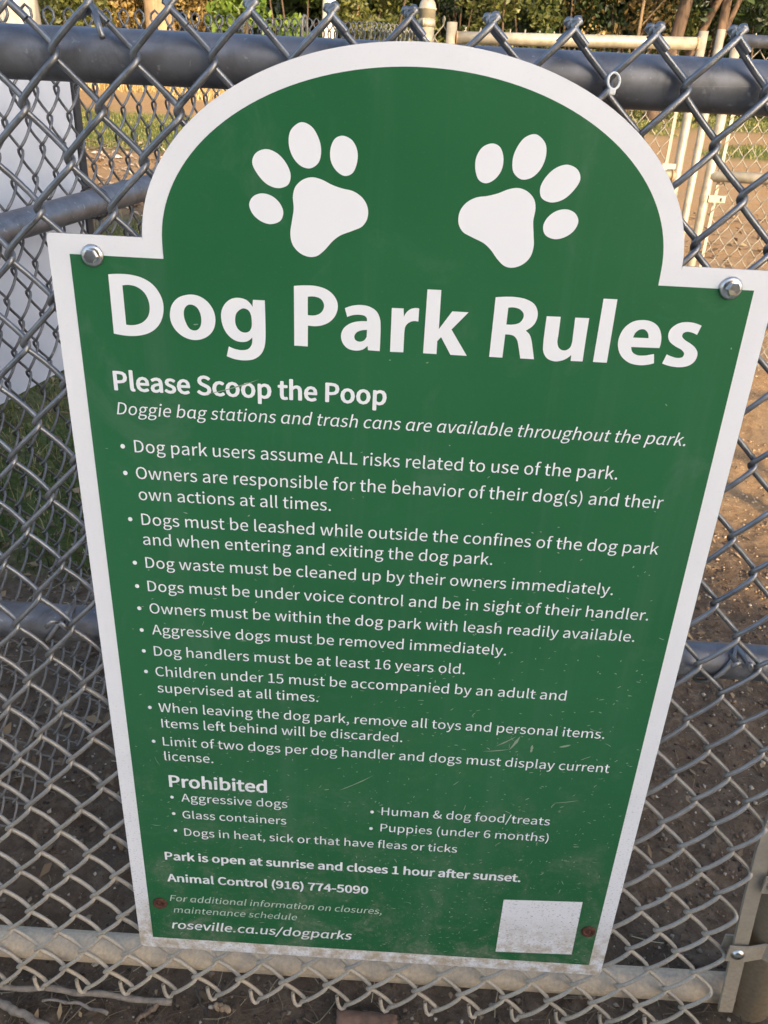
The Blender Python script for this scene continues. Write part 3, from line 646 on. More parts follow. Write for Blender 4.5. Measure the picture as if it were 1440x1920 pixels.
# ------------------------------------------------------------------ fence along the left, running away to the domed post
dA = ray(1252, 62); dA = dA / np.linalg.norm(dA[:2])             # unit in plan
PA0 = CAM + 1.9 * ray(0, 431)
nA = np.array([dA[1], -dA[0]])                                  # plan normal, towards the camera side (right)
def eye_z(y): return CAM[2] + SLOPE * (y - CAM[1])
def ptA(s, drop, n=0.0):   # s along the fence, drop below eye level, n towards the camera side
    s = np.asarray(s, float); x = PA0[0] + s * dA[0] + n * nA[0]; y = PA0[1] + s * dA[1] + n * nA[1]
    return np.stack([x + 0 * s, y + 0 * s, CAM[2] + SLOPE * (y - CAM[1]) - drop], -1)
left = thing('chain_link_fence', 'loop-topped grey chain link fence running away on the left to a domed post', 'fence')
RA = .0037
def left_map(P):
    Q = warp(P, 2.2, .0022)
    return W(ptA(Q[:, 0], -Q[:, 2], 0) + np.stack([-Q[:, 1] * -nA[0], Q[:, 1] * nA[1], 0 * Q[:, 1]], 1))
def left_map(P):
    Q = warp(P, 2.2, .0022)
    s = Q[:, 0]; n = -.047 - Q[:, 1]
    x = PA0[0] + s * dA[0] + n * nA[0]; y = PA0[1] + s * dA[1] + n * nA[1]
    return W(np.stack([x, y, CAM[2] + SLOPE * (y - CAM[1]) + Q[:, 2]], 1))
SEND = 4.08
np_left = int((SEND + .55) / (.0842 / 2))
M_WIREL = metal('galvanised_wire_left', (.20, .20, .20), .5, .5, .05, .6, nscale=60)
fabric('wire_mesh', weave(-.55, .0842, .0667, -.105, 31, np_left, 0, RA, 8, 'loop', .0115), RA, left_map, 5, M_WIREL, left)
mb = MB(); mb.tube(W(ptA(np.linspace(-.6, SEND, 12), .459, 0.0)), .0345 * S, 24); mb.build('middle_rail', M_PIPE, left, True)
def ringA(s, drop, r=.0415, wr=.0034, n0=0.0):
    P = []
    for a in np.linspace(0, 2 * math.pi, 20):
        P.append(ptA(s + .012 * math.sin(a), drop + r * math.cos(a), n0 + r * math.sin(a)))
    return W(np.array(P))
mb = MB(); mb.tube(ringA(.38, .459), .0034 * S, 6, up=np.array([dA[0], dA[1], 0])); mb.build('tie_wire', M_DARK, left, True)
# domed end post of the left fence
pc = np.array(at_y(799, 60, 4.42)); px_, py_ = pc[0], pc[1]
pr = .0478
mb = MB(); zt_ = eye_z(py_) + .085
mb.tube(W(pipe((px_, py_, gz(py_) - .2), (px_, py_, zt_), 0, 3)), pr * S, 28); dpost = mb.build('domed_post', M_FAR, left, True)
mb = MB(); prof = [(pr * 1.03 * S, -.030), (pr * 1.05 * S, -.004), (pr * 1.17 * S, -.003), (pr * 1.18 * S, .002), (pr * 1.08 * S, .004)]
prof += [(pr * 1.06 * S * math.cos(t), .004 + pr * 1.12 * S * math.sin(t)) for t in np.linspace(0.05, 1.5, 9)]
mb.lathe(W((px_, py_, zt_)), prof, 28); mb.build('cap', M_FAR, dpost, True)
for dz in (-.075, -.16, -.62, -1.2):
    mb = MB(); mb.lathe(W((px_, py_, zt_ + dz)), [(pr * S, -.011), (pr * 1.09 * S, -.011), (pr * 1.09 * S, .011), (pr * S, .011)], 28)
    mb.box(W((px_ - .02, py_ - pr * 1.3, zt_ + dz)), (.006, .022, .022)); mb.build('tension_band', M_FAR, dpost, True)
# latch fork on the left fence
q = ptA(1.93, -.012)
t = np.linspace(0, math.pi, 12); hw = .026
P = [ptA(1.93 - hw, .17)] + [ptA(1.93 - hw * math.cos(a), .02 - .034 * math.sin(a)) for a in t] + [ptA(1.93 + hw, .17)]
mb = MB(); mb.tube(W(np.array(P)), .0055 * S, 8); mb.build('latch_fork', M_FARW, left, True)

# white board standing against the far side of the left fence
board = thing('notice_board', 'plain white board seen from behind through the left chain link fence', 'board')
def slab(s0, s1, d0, d1, n0, n1):
    V = [W(ptA(s, d, n)) for s in (s0, s1) for d in (d0, d1) for n in (n0, n1)]
    return V, [[0, 1, 3, 2], [4, 6, 7, 5], [0, 4, 5, 1], [2, 3, 7, 6], [0, 2, 6, 4], [1, 5, 7, 3]]
# the board's edges follow the photograph: right edge s = .33, lower edge at a drop of .85
V, F = slab(-.95, .520, .06, .938, -.146, -.138); obj('board', V, F, M_BOARD, board)
V, F = slab(.524, .550, .08, 2.25, -.150, -.132); obj('stake', V, F, M_DARK, board)

# ------------------------------------------------------------------ gate and fence across the far side of the little yard
YG = 4.32
def vert(u, v, y=YG): q = at_y(u, v, y); return q[0]
def dropz(d, y=YG): return eye_z(y) - d
gate = thing('chain_link_gate', 'weathered chain link gate with pale pipe frame beyond the top of the sign', 'gate')
xl, xr = vert(846, 70), vert(1315, 85)
RG = .0335; RV = .0265
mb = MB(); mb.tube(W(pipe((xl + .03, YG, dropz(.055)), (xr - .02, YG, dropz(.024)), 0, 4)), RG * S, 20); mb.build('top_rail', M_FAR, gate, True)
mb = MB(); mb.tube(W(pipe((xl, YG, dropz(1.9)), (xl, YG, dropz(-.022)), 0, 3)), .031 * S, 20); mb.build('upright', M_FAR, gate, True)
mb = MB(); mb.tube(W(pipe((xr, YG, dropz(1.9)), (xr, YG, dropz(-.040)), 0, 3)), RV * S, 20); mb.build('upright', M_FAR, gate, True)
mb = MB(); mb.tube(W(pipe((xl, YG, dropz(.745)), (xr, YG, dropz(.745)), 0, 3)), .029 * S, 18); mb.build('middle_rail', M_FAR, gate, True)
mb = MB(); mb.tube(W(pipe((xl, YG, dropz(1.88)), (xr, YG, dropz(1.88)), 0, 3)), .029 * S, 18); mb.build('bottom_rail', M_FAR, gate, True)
M_WELD = simple('rust_stained_weld', (.33, .21, .11), .8, .4, 120)
for x_, d_, r_ in ((xl, .055, .031), (xr, .024, RV), (xr, .745, RV)):
    mb = MB(); mb.tube(W(pipe((x_ + (.030 if x_ == xl else -.034), YG, dropz(d_)), (x_ + (.036 if x_ == xl else -.026), YG, dropz(d_)), 0, 2)), (RG + .0035) * S, 18)
    mb.build('weld', M_WELD, gate, True)
def far_map(x_off, k):
    def f(P):
        Q = warp(P, k, .0022); y = YG + .047
        return W(np.stack([Q[:, 0], y + Q[:, 1], eye_z(y) + Q[:, 2]], 1))
    return f
n1 = int((xr - xl - .09) / .044)
fabric('wire_mesh', weave(xl + .04, .088, .0667, -.072, 29, n1, 0, .0036, 5, 'peak'), .0036, far_map(0, 1.1), 4, M_FARW, gate)
def flatbar(x, y, d0, d1, m, parent, w=.0095, name='tension_bar'):
    mb = MB(); mb.box((W((x, y, dropz(d0))) + W((x, y, dropz(d1)))) / 2, (2 * w * S, .005, (d1 - d0) * S)); mb.build(name, m, parent)
M_PALEBAR = simple('pale_flat_bar', (.40, .365, .29), .5, .12, 60)
flatbar(vert(1271, 215), YG + .047, .10, 1.83, M_PALEBAR, gate)
mb = MB(); mb.box(W((xr - .075, YG - .05, dropz(.69))), (.05, .012, .018)); mb.build('bracket', M_PALEBAR, gate)
mb = MB(); mb.lathe(W((xr - .06, YG - .03, dropz(.145))), [(.004, -.01), (.016, -.006), (.018, .004), (.008, .012)], 14, (1, 0, .5)); mb.build('hinge_nut', M_PALEBAR, gate, True)
# infill between the domed post and the gate
inf = weave(px_ + .055, .088, .0667, -.055, 29, max(2, int((xl - px_ - .09) / .044)), 0, .0036, 5, 'loop')
fabric('infill_mesh', inf, .0036, far_map(0, 2.0), 4, M_FARW, left)

latch = thing('gate_pole', 'slim bare pipe standing between the far gate and the right hand post', 'pole')
x_ = vert(1357, 60); mb = MB(); mb.tube(W(pipe((x_, YG + .02, gz(YG) - .1), (x_ - .008, YG + .02, dropz(-.055)), 0, 3)), .0235 * S, 18); mb.build('pipe', M_FAR, latch, True)

rf = thing('chain_link_fence', 'weathered chain link fence to the right of the far gate, with pale flat bar', 'fence')
x_ = vert(1386, 60); XE = 4.6
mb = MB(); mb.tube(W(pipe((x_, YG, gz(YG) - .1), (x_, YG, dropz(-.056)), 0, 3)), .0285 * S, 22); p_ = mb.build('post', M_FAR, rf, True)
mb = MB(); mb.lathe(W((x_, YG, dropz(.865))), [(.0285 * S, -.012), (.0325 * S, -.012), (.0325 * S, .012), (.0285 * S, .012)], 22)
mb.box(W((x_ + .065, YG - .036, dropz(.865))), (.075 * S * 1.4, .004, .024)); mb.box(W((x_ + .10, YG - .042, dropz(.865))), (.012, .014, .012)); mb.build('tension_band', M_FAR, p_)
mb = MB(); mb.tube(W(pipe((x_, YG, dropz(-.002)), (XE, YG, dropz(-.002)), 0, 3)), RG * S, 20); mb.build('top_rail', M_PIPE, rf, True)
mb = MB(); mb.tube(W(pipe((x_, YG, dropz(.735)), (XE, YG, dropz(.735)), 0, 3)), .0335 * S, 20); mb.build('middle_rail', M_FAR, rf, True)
mb = MB(); mb.tube(W(pipe((x_ + .46, YG - .004, dropz(.775)), (x_ + .46, YG - .004, dropz(.695)), 0, 2)), .004 * S, 6); mb.build('tie_wire', M_DARK, rf, True)
flatbar(vert(1379, 215), YG + .047, .02, 1.85, M_PALEBAR, rf, .0095)
fabric('wire_mesh', weave(vert(1379, 215) - .01, .088, .0667, -.03, 30, int((XE - x_) / .044), 0, .0036, 5, 'peak'), .0036, far_map(0, 4.0), 4, M_FARW, rf)

# fence continuing to the right, outside the frame: it throws the shadow bands on the yard
side = thing('chain_link_fence', 'fence panel with post continuing the near fence to the right', 'fence')
for x_ in (3.62, 4.02):
    mb = MB(); mb.tube(W(pipe((x_, .1, GZ - .1), (x_, .1, .36), 0, 2)), .05 * S, 16); mb.build('post', M_PIPE, side, True)
for z_ in (.26, -.70):
    mb = MB(); mb.tube(W(pipe((3.62, .1, z_), (5.5, .1, z_), 0, 2)), .0345 * S, 16); mb.build('rail', M_PIPE, side, True)

# ------------------------------------------------------------------ ground
def vnoise(x, y, seed=0):
    xi = np.floor(x).astype(int); yi = np.floor(y).astype(int); fx = x - xi; fy = y - yi
    fx = fx * fx * (3 - 2 * fx); fy = fy * fy * (3 - 2 * fy)
    def h(a, b):
        v = np.sin(a * 127.1 + b * 311.7 + seed * 74.7) * 43758.5453; return v - np.floor(v)
    return (h(xi, yi) * (1 - fx) + h(xi + 1, yi) * fx) * (1 - fy) + (h(xi, yi + 1) * (1 - fx) + h(xi + 1, yi + 1) * fx) * fy
def fbm(x, y, o=5, seed=0, g=.5):
    v = 0; a = 1; t = 0
    for i in range(o):
        v = v + a * vnoise(x * 2 ** i, y * 2 ** i, seed + i); t += a; a *= g
    return v / t
def sstep(a, b, x): t = np.clip((x - a) / (b - a), 0, 1); return t * t * (3 - 2 * t)
def masks(xm, ym):
    """what covers the ground (metres): bare dark soil, grass, straw"""
    x = xm / S + .5; y = ym / S
    n1 = fbm(xm * 2.2 + 9, ym * 2.2, 4, 3) - .5; n2 = fbm(xm * .8, ym * .8, 4, 11) - .5
    sA = (x - PA0[0]) * dA[0] + (y - PA0[1]) * dA[1]; nn = (x - PA0[0]) * nA[0] + (y - PA0[1]) * nA[1]   # nn < 0: beyond the left fence
    soil = 1 - sstep(1.9, 3.0, y - np.maximum(0, 2.0 - x) * .9 + n1 * 1.6)
    soil = np.maximum(soil, sstep(.2, -.5, nn + n1) * (1 - sstep(9.5, 11, y + n2 * 3)))
    grass = sstep(.05, -.25, nn + n1 * .8) * sstep(1.75, 2.6, y + n1 * 2.5) * (1 - sstep(6.5, 9.0, y + n1 * 4)) * (.35 + 1.3 * fbm(xm * 3, ym * 3, 3, 21))
    farg = sstep(13.6, 14.2, y + n2 * 1.5) * (1 - sstep(18.8, 20.6, y + n2 * 3)) * (x < 3)
    farg = np.maximum(farg, sstep(21.0, 22.2, y + n2 * 3) * (1 - sstep(30, 33, y)) * (x >= 3) * sstep(.30, .5, fbm(xm * .9, ym * .9, 4, 5)))
    patch = np.exp(-(((x - 8.6) / 1.6) ** 2 + ((y - 18.0) / 1.7) ** 2)) + .55 * np.exp(-(((x - 6.9) / .5) ** 2 + ((y - 17.6) / .35) ** 2))
    farg = np.maximum(farg, sstep(.35, .55, patch + n2 * .5))
    straw = sstep(24.5, 26.0, y + n2 * 3) * (x < 3) 
    return np.clip(soil, 0, 1), np.clip(np.maximum(grass, farg), 0, 1), np.clip(straw, 0, 1)
def grow(a, b, step, lim_lo, lim_hi, f=1.18):
    mid = list(np.arange(a, b, step)); lo = []; hi = []
    s = step; x = a
    while x > lim_lo: s *= f; x -= s; lo.append(x)
    s = step; x = mid[-1]
    while x < lim_hi: s *= f; x += s; hi.append(x)
    return np.array(lo[::-1] + mid + hi)
gx = grow(-1.3, 2.4, .0125, -90, 90, 1.13); gy = grow(-.25, 2.0, .0125, -60, 160, 1.09)
X, Y = np.meshgrid(gx, gy); xf = X.ravel(); yf = Y.ravel()
near_ = np.exp(-(np.maximum(0, np.abs(yf - .8) - 1.2) * .5) ** 2) * np.exp(-(np.maximum(0, np.abs(xf - .3) - 1.6) * .5) ** 2)
zf = yf * SLOPE + near_ * ((fbm(xf * 5, yf * 5, 5, 2) - .5) * .030 + (fbm(xf * 34, yf * 34, 3, 8) - .5) * .015)
zf += (fbm(xf * .5, yf * .5, 3, 31) - .5) * .10 * sstep(3, 8, yf)
zf += .095 * np.exp(-((xf - .57) / .085) ** 2 - ((yf - .045) / .075) ** 2)
zf += -.020 * np.exp(-((yf - .055) / .06) ** 2) * (1 + (fbm(xf * 6, yf * 6, 3, 17) - .5)) - .004
def ground_h(xm, ym):
    i = np.clip(np.searchsorted(gx, xm) - 1, 0, len(gx) - 2); j = np.clip(np.searchsorted(gy, ym) - 1, 0, len(gy) - 2)
    Z = zf.reshape(len(gy), len(gx)); tx = (xm - gx[i]) / (gx[i + 1] - gx[i]); ty = (ym - gy[j]) / (gy[j + 1] - gy[j])
    return (Z[j, i] * (1 - tx) + Z[j, i + 1] * tx) * (1 - ty) + (Z[j + 1, i] * (1 - tx) + Z[j + 1, i + 1] * tx) * ty
soil, grassm, strawm = masks(xf, yf)
nx = len(gx); ii = (np.arange(len(gy) - 1)[:, None] * nx + np.arange(nx - 1)[None]).ravel()
GF = np.stack([ii, ii + 1, ii + nx + 1, ii + nx], 1)
m, n, l, b = mat('park_ground'); p = position(n)
def attr(name):
    a = n.new('ShaderNodeAttribute'); a.attribute_name = name; return a.outputs['Fac']
f1 = noise(n, l, 3.0, 6, .6, p); f2 = noise(n, l, 38, 8, .68, p); f3 = noise(n, l, 260, 5, .7, p)
vor = n.new('ShaderNodeTexVoronoi'); vor.inputs['Scale'].default_value = 150; l.new(p, vor.inputs['Vector'])
dg = ramp(n, l, f2, [(.28, (.25, .145, .066)), (.5, (.36, .225, .11)), (.72, (.47, .315, .17))])
dg = mix(n, l, ramp(n, l, f3, [(.35, 1.0), (.52, 0.0)]), dg, (.16, .10, .052))
dg = mix(n, l, ramp(n, l, f1, [(.38, .55), (.6, 0.0)]), dg, (.30, .22, .14))
so_ = ramp(n, l, f2, [(.28, (.070, .047, .029)), (.5, (.145, .100, .064)), (.72, (.25, .182, .123))])
so_ = mix(n, l, ramp(n, l, f3, [(.60, 0.0), (.72, .8)]), so_, (.30, .26, .21))
so_ = mix(n, l, ramp(n, l, f3, [(.28, .8), (.42, 0.0)]), so_, (.026, .019, .014))
so_ = mix(n, l, ramp(n, l, f1, [(.45, 0.0), (.65, .5)]), so_, (.175, .125, .083))
gr = ramp(n, l, f2, [(.3, (.035, .055, .014)), (.5, (.085, .115, .030)), (.7, (.20, .19, .07))])
stw = ramp(n, l, f2, [(.3, (.28, .19, .07)), (.6, (.50, .36, .16)), (.75, (.60, .47, .25))])
c = mix(n, l, attr('soil'), dg, so_); c = mix(n, l, attr('path'), c, ramp(n, l, f2, [(.3, (.52, .45, .36)), (.7, (.66, .59, .48))])); c = mix(n, l, attr('straw'), c, stw); c = mix(n, l, attr('grass'), c, gr)  # the path is an added pale strip, out of view, that bounces light upward
l.new(c, b.inputs['Base Color']); b.inputs['Roughness'].default_value = .92; b.inputs['Specular IOR Level'].default_value = .2
hsum = mathn(n, l, 'ADD', mathn(n, l, 'MULTIPLY', f2, 1.0), mathn(n, l, 'MULTIPLY', f3, .45))
bump(n, l, b, hsum, 1.0, .012)
g = obj('ground', np.stack([xf, yf, zf], 1), GF, m, None, True, {'soil': soil, 'grass': grassm, 'straw': strawm, 'path': 1 - sstep(-.42, -.20, yf + .1 * (fbm(xf * 3, yf * 3, 3, 41) - .5))})  # pale strip on the camera side, added to brighten the sign's lower part
g['kind'] = 'structure'

# ------------------------------------------------------------------ small litter on the ground
def leaf_mat(name, stops, trans=.25, rough=.55):
    m, n, l, b = mat(name)
    a = n.new('ShaderNodeAttribute'); a.attribute_name = 'tint'
    c = ramp(n, l, a.outputs['Fac'], stops)
    l.new(c, b.inputs['Base Color']); b.inputs['Roughness'].default_value = rough
    if trans:
        t = n.new('ShaderNodeBsdfTranslucent'); l.new(c, t.inputs[0]); x = n.new('ShaderNodeMixShader'); x.inputs[0].default_value = trans
        l.new(b.outputs[0], x.inputs[1]); l.new(t.outputs[0], x.inputs[2]); l.new(x.outputs[0], n['Material Output'].inputs[0])
    return m
def rand_rot(N):
    q = rng.normal(size=(N, 4)); q /= np.linalg.norm(q, axis=1)[:, None]; w, x, y, z = q.T
    return np.stack([np.stack([1 - 2 * (y * y + z * z), 2 * (x * y - z * w), 2 * (x * z + y * w)], 1),
                     np.stack([2 * (x * y + z * w), 1 - 2 * (x * x + z * z), 2 * (y * z - x * w)], 1),
                     np.stack([2 * (x * z - y * w), 2 * (y * z + x * w), 1 - 2 * (x * x + y * y)], 1)], 1)
OCT = np.array([[1, 0, 0], [-1, 0, 0], [0, 1, 0], [0, -1, 0], [0, 0, 1], [0, 0, -1]], float)
OCTF = np.array([[0, 2, 4], [2, 1, 4], [1, 3, 4], [3, 0, 4], [2, 0, 5], [1, 2, 5], [3, 1, 5], [0, 3, 5]])
def pebbles(name, N, xr_, yr_, s0, s1, material, keep=None):
    x = rng.uniform(*xr_, N); y = rng.uniform(*yr_, N)
    if keep is not None: k = keep(x, y); x, y = x[k], y[k]; N = len(x)
    s = s0 * (s1 / s0) ** (rng.random(N) ** 2.2)
    R = rand_rot(N); B = OCT[None] * rng.uniform(.55, 1.25, (N, 6, 1))
    V = np.einsum('nij,nkj->nki', R, B) * s[:, None, None]; V[:, :, 2] *= .7
    V += np.stack([x, y, ground_h(x, y) + s * .15], 1)[:, None]
    F = (OCTF[None] + (np.arange(N) * 6)[:, None, None]).reshape(-1, 3)
    return obj(name, V.reshape(-1, 3), F, material, None, True, {'tint': np.repeat(rng.random(N), 6)})
M_PEB = leaf_mat('soil_crumbs', [(0, (.040, .026, .017)), (.5, (.145, .10, .064)), (.85, (.22, .165, .115)), (1, (.50, .43, .33))], 0, .9)
M_GRV = leaf_mat('gravel_grains', [(0, (.20, .13, .07)), (.5, (.36, .25, .145)), (1, (.56, .45, .31))], 0, .9)
o = pebbles('soil_crumbs', 22000, (-.95, 1.25), (-.14, 1.25), .0012, .0075, M_PEB); o['kind'] = 'stuff'
o = pebbles('gravel', 15000, (.3, 3.2), (.85, 4.2), .0022, .0085, M_GRV); o['kind'] = 'stuff'
def twigs(name, N, xr_, yr_, L0, L1, w, material, lift=.004, keep=None):
    x = rng.uniform(*xr_, N); y = rng.uniform(*yr_, N)
    if keep is not None: k = keep(x, y); x, y = x[k], y[k]; N = len(x)
    L = rng.uniform(L0, L1, N); a = rng.uniform(0, 2 * np.pi, N); bnd = rng.normal(0, .25, N); ww = w * rng.uniform(.4, 1.3, N)
    z = ground_h(x, y); n_ = 5; t = np.linspace(-.5, .5, n_); V = np.zeros((N, n_, 3, 3)); up = rng.normal(0, .22, N)
    for i in range(n_):
        px = x + L * t[i] * np.cos(a) - bnd * L * t[i] ** 2 * 2 * np.sin(a); py = y + L * t[i] * np.sin(a) + bnd * L * t[i] ** 2 * 2 * np.cos(a)
        pz = np.maximum(ground_h(px, py) + .001, z + L * t[i] * up) + lift * rng.random(N)
        for k in range(3):
            th = 2 * np.pi * k / 3 + .5
            V[:, i, k, 0] = px - ww * np.cos(th) * np.sin(a); V[:, i, k, 1] = py + ww * np.cos(th) * np.cos(a); V[:, i, k, 2] = pz + ww * np.sin(th)
    F = []
    for i in range(n_ - 1):
        for k in range(3):
            k2 = (k + 1) % 3; F.append([i * 3 + k, i * 3 + k2, i * 3 + 3 + k2, i * 3 + 3 + k])
    F = (np.array(F)[None] + (np.arange(N) * n_ * 3)[:, None, None]).reshape(-1, 4)
    return obj(name, V.reshape(-1, 3), F, material, None, True, {'tint': np.repeat(rng.random(N), n_ * 3)})
M_TWIG = leaf_mat('dry_bits', [(0, (.07, .045, .028)), (.5, (.17, .12, .075)), (.85, (.32, .25, .15)), (1, (.55, .46, .28))], 0, .85)
o = twigs('dry_bits', 950, (-.95, 1.25), (-.14, 1.3), .008, .055, .0007, M_TWIG); o['kind'] = 'stuff'
o = twigs('dry_bits', 620, (-.95, 1.1), (-.14, .12), .02, .09, .0008, M_TWIG); o['kind'] = 'stuff'
o = twigs('dry_bits', 900, (-1.6, -.3), (.35, 2.6), .02, .10, .0011, M_TWIG); o['kind'] = 'stuff'
def leaves_flat(name, N, xr_, yr_, s0, s1, material, keep=None):
    x = rng.uniform(*xr_, N); y = rng.uniform(*yr_, N)
    if keep is not None: k = keep(x, y); x, y = x[k], y[k]; N = len(x)
    s = rng.uniform(s0, s1, N); a = rng.uniform(0, 6.28, N); tl = rng.normal(0, .35, (N, 2)); w = rng.uniform(.3, .6, N)
    shp = np.array([[-1, 0], [-.2, 1], [1, 0], [-.2, -1]], float); V = np.zeros((N, 4, 3))
    for k in range(4):
        lx = shp[k, 0] * s; ly = shp[k, 1] * s * w
        V[:, k, 0] = x + lx * np.cos(a) - ly * np.sin(a); V[:, k, 1] = y + lx * np.sin(a) + ly * np.cos(a)
        V[:, k, 2] = ground_h(x, y) + .003 + s * .3 + lx * tl[:, 0] + ly * tl[:, 1] + (.25 * s * w if k in (1, 3) else 0)
    F = np.array([[0, 1, 2], [0, 2, 3]])[None] + (np.arange(N) * 4)[:, None, None]
    return obj(name, V.reshape(-1, 3), F.reshape(-1, 3), material, None, False, {'tint': np.repeat(rng.random(N), 4)})
M_LIT = leaf_mat('leaf_litter', [(0, (.06, .036, .02)), (.5, (.15, .095, .05)), (1, (.34, .24, .13))], .1, .8)
o = leaves_flat('leaf_litter', 1200, (-.95, 1.2), (-.14, 1.5), .004, .014, M_LIT); o['kind'] = 'stuff'
o = leaves_flat('wood_chips', 420, (-.7, 1.6), (.05, 2.4), .006, .017, M_LIT); o['kind'] = 'stuff'
o = leaves_flat('leaf_litter', 2600, (-2.2, -.25), (.3, 3.2), .006, .022, M_LIT); o['kind'] = 'stuff'
o = leaves_flat('leaf_litter', 5000, (-6, 0.6), (5.2, 8.9), .012, .05, leaf_mat('pale_leaf_litter', [(0, (.14, .09, .05)), (.5, (.33, .25, .17)), (1, (.60, .52, .42))], .1, .8)); o['kind'] = 'stuff'
o = leaves_flat('yard_debris', 1100, (1.2, 6.5), (4.4, 6.6), .010, .045, M_LIT); o['kind'] = 'stuff'

# sticks lying below the fence
M_STICK = simple('weathered_stick', (.24, .20, .155), .85, .35, 90, 0, .5)
def stick(name, pts, r0, r1, label, cat, group=None, m_=M_STICK):
    P = np.array([W(at_ground(u, v, up)) for u, v, up in pts]); 
    t = np.linspace(0, 1, 26); tt = np.linspace(0, 1, len(P))
    Q = np.stack([np.interp(t, tt, P[:, i]) for i in range(3)], 1); Q[:, 2] = np.maximum(Q[:, 2], ground_h(Q[:, 0], Q[:, 1]) + r1 * .6) + .0006 * np.sin(t * 23)
    Q[:, 1] += .0014 * np.sin(t * 17 + u) if (u := pts[0][0]) else 0
    mb = MB(); mb.tube(Q, np.linspace(r0, r1, 26) * (1 + .12 * np.sin(t * 41) + .18 * np.exp(-((t - .38) / .02) ** 2)), 9); o = mb.build(name, m_, None, True)
    tag(o, label, cat, group); return o
stick('stick', [(-10, 1850, .006), (100, 1855, .008), (190, 1865, .008), (322, 1880, .008)], .0040, .0046, 'longest stick lying level under the mesh at lower left', 'stick', 'sticks on the soil')
stick('stick', [(80, 1874, .006), (140, 1880, .006), (202, 1901, .006)], .0017, .0030, 'short tapered stick just below the longest stick', 'stick', 'sticks on the soil')
stick('stick', [(-8, 1878, .008), (40, 1900, .008), (90, 1928, .008)], .0060, .0050, 'split stick slanting into the lower left corner', 'stick', 'sticks on the soil')
stick('stick', [(296, 1884, .006), (278, 1898, .006), (256, 1912, .005)], .0042, .0030, 'stubby broken stick at the end of the longest stick', 'stick', 'sticks on the soil', simple('brown_stick', (.19, .13, .085), .85, .35, 90, 0, .5))
stick('stick', [(366, 1855, .012), (376, 1880, .007), (392, 1905, .004)], .0020, .0018, 'thin dark twig leaning down from the mesh below the sign', 'stick', 'sticks on the soil', simple('dark_twig', (.06, .047, .038), .85, .3, 90))
M_BARK = simple('reddish_bark', (.20, .115, .075), .85, .35, 70, 0, .6)
q0 = W(at_ground(632, 1908, .012)); q1 = W(at_ground(742, 1919, .012))
V = []; F = []
for i, t in enumerate(np.linspace(0, 1, 12)):
    c = q0 + (q1 - q0) * t
    for k, a in enumerate(np.linspace(R_(20), R_(160), 7)):
        V.append(c + np.array([0.002 * math.sin(k * 3 + i), -.014 * math.cos(a) - .004, .013 * math.sin(a) * (1 + .08 * math.sin(i * 2.1)) - .006]))
        if i and k: F.append([(i - 1) * 7 + k - 1, (i - 1) * 7 + k, i * 7 + k, i * 7 + k - 1])
o = obj('bark_piece', V, F, M_BARK, None, True); sm = o.modifiers.new('s', 'SOLIDIFY'); sm.thickness = .004
tag(o, 'curled piece of reddish brown bark lying on the soil at the bottom edge', 'bark')
o = stick('bark_chip', [(404, 1886, .006), (430, 1893, .006)], .0045, .0045, 'small tan bark chip on the soil below the sign', 'bark', None, simple('tan_bark', (.33, .23, .14), .85, .3, 90))

# ------------------------------------------------------------------ grass
def blades(name, x, y, h, w, material, lean=.35, segs=3):
    N = len(x); z = ground_h(x, y); a = rng.uniform(0, 6.28, N); ln = np.abs(rng.normal(lean, lean * .6, N)) * h; ta = rng.uniform(0, 6.28, N)
    V = np.zeros((N, segs * 2 + 1, 3))
    for i in range(segs + 1):
        t = i / segs; ox = ln * t * t * np.cos(ta); oy = ln * t * t * np.sin(ta); hz = h * (t - .25 * np.minimum(1, ln / h) * t * t)
        ww = w * (1 - t) ** .7
        if i < segs:
            V[:, 2 * i] = np.stack([x + ox - ww * np.cos(a), y + oy - ww * np.sin(a), z + hz], 1)
            V[:, 2 * i + 1] = np.stack([x + ox + ww * np.cos(a), y + oy + ww * np.sin(a), z + hz], 1)
        else: V[:, 2 * segs] = np.stack([x + ox, y + oy, z + hz], 1)
    F = [[2 * i, 2 * i + 1, 2 * i + 3, 2 * i + 2] for i in range(segs - 1)]
    Fq = (np.array(F)[None] + (np.arange(N) * (2 * segs + 1))[:, None, None]).reshape(-1, 4).tolist()
    Ft = (np.array([[2 * segs - 2, 2 * segs - 1, 2 * segs]])[None] + (np.arange(N) * (2 * segs + 1))[:, None, None]).reshape(-1, 3).tolist()
    o = obj(name, V.reshape(-1, 3), Fq + Ft, material, None, False, {'tint': np.repeat(rng.random(N), 2 * segs + 1)})
    o['kind'] = 'stuff'; return o
M_GRASS = leaf_mat('green_grass', [(0, (.036, .052, .014)), (.5, (.085, .11, .026)), (.8, (.17, .16, .05)), (1, (.46, .38, .18))], .3)
M_FGRASS = leaf_mat('far_grass', [(0, (.06, .085, .018)), (.6, (.14, .165, .035)), (1, (.36, .30, .11))], .3)  # lighter green than the near grass
M_STRAW = leaf_mat('dry_straw', [(0, (.26, .17, .06)), (.5, (.48, .34, .14)), (1, (.66, .52, .28))], .3)
def scatter(N, xr_, yr_, which, thr):
    x = rng.uniform(*xr_, N); y = rng.uniform(*yr_, N); m3 = masks(x, y)[which]; k = m3 > thr * rng.uniform(.6, 1.4, N); return x[k], y[k]
x, y = scatter(26000, (-3.2, .0), (.9, 5.2), 1, .42)
blades('grass', x, y, rng.uniform(.03, .10, len(x)), .0022, M_GRASS, .6)
x, y = scatter(2200, (-1.8, .0), (.5, 2.2), 1, .16)
blades('grass', x, y, rng.uniform(.015, .05, len(x)), .0018, M_GRASS, .7)
x, y = scatter(34000, (-9, 2.0), (7.8, 12.8), 1, .45)
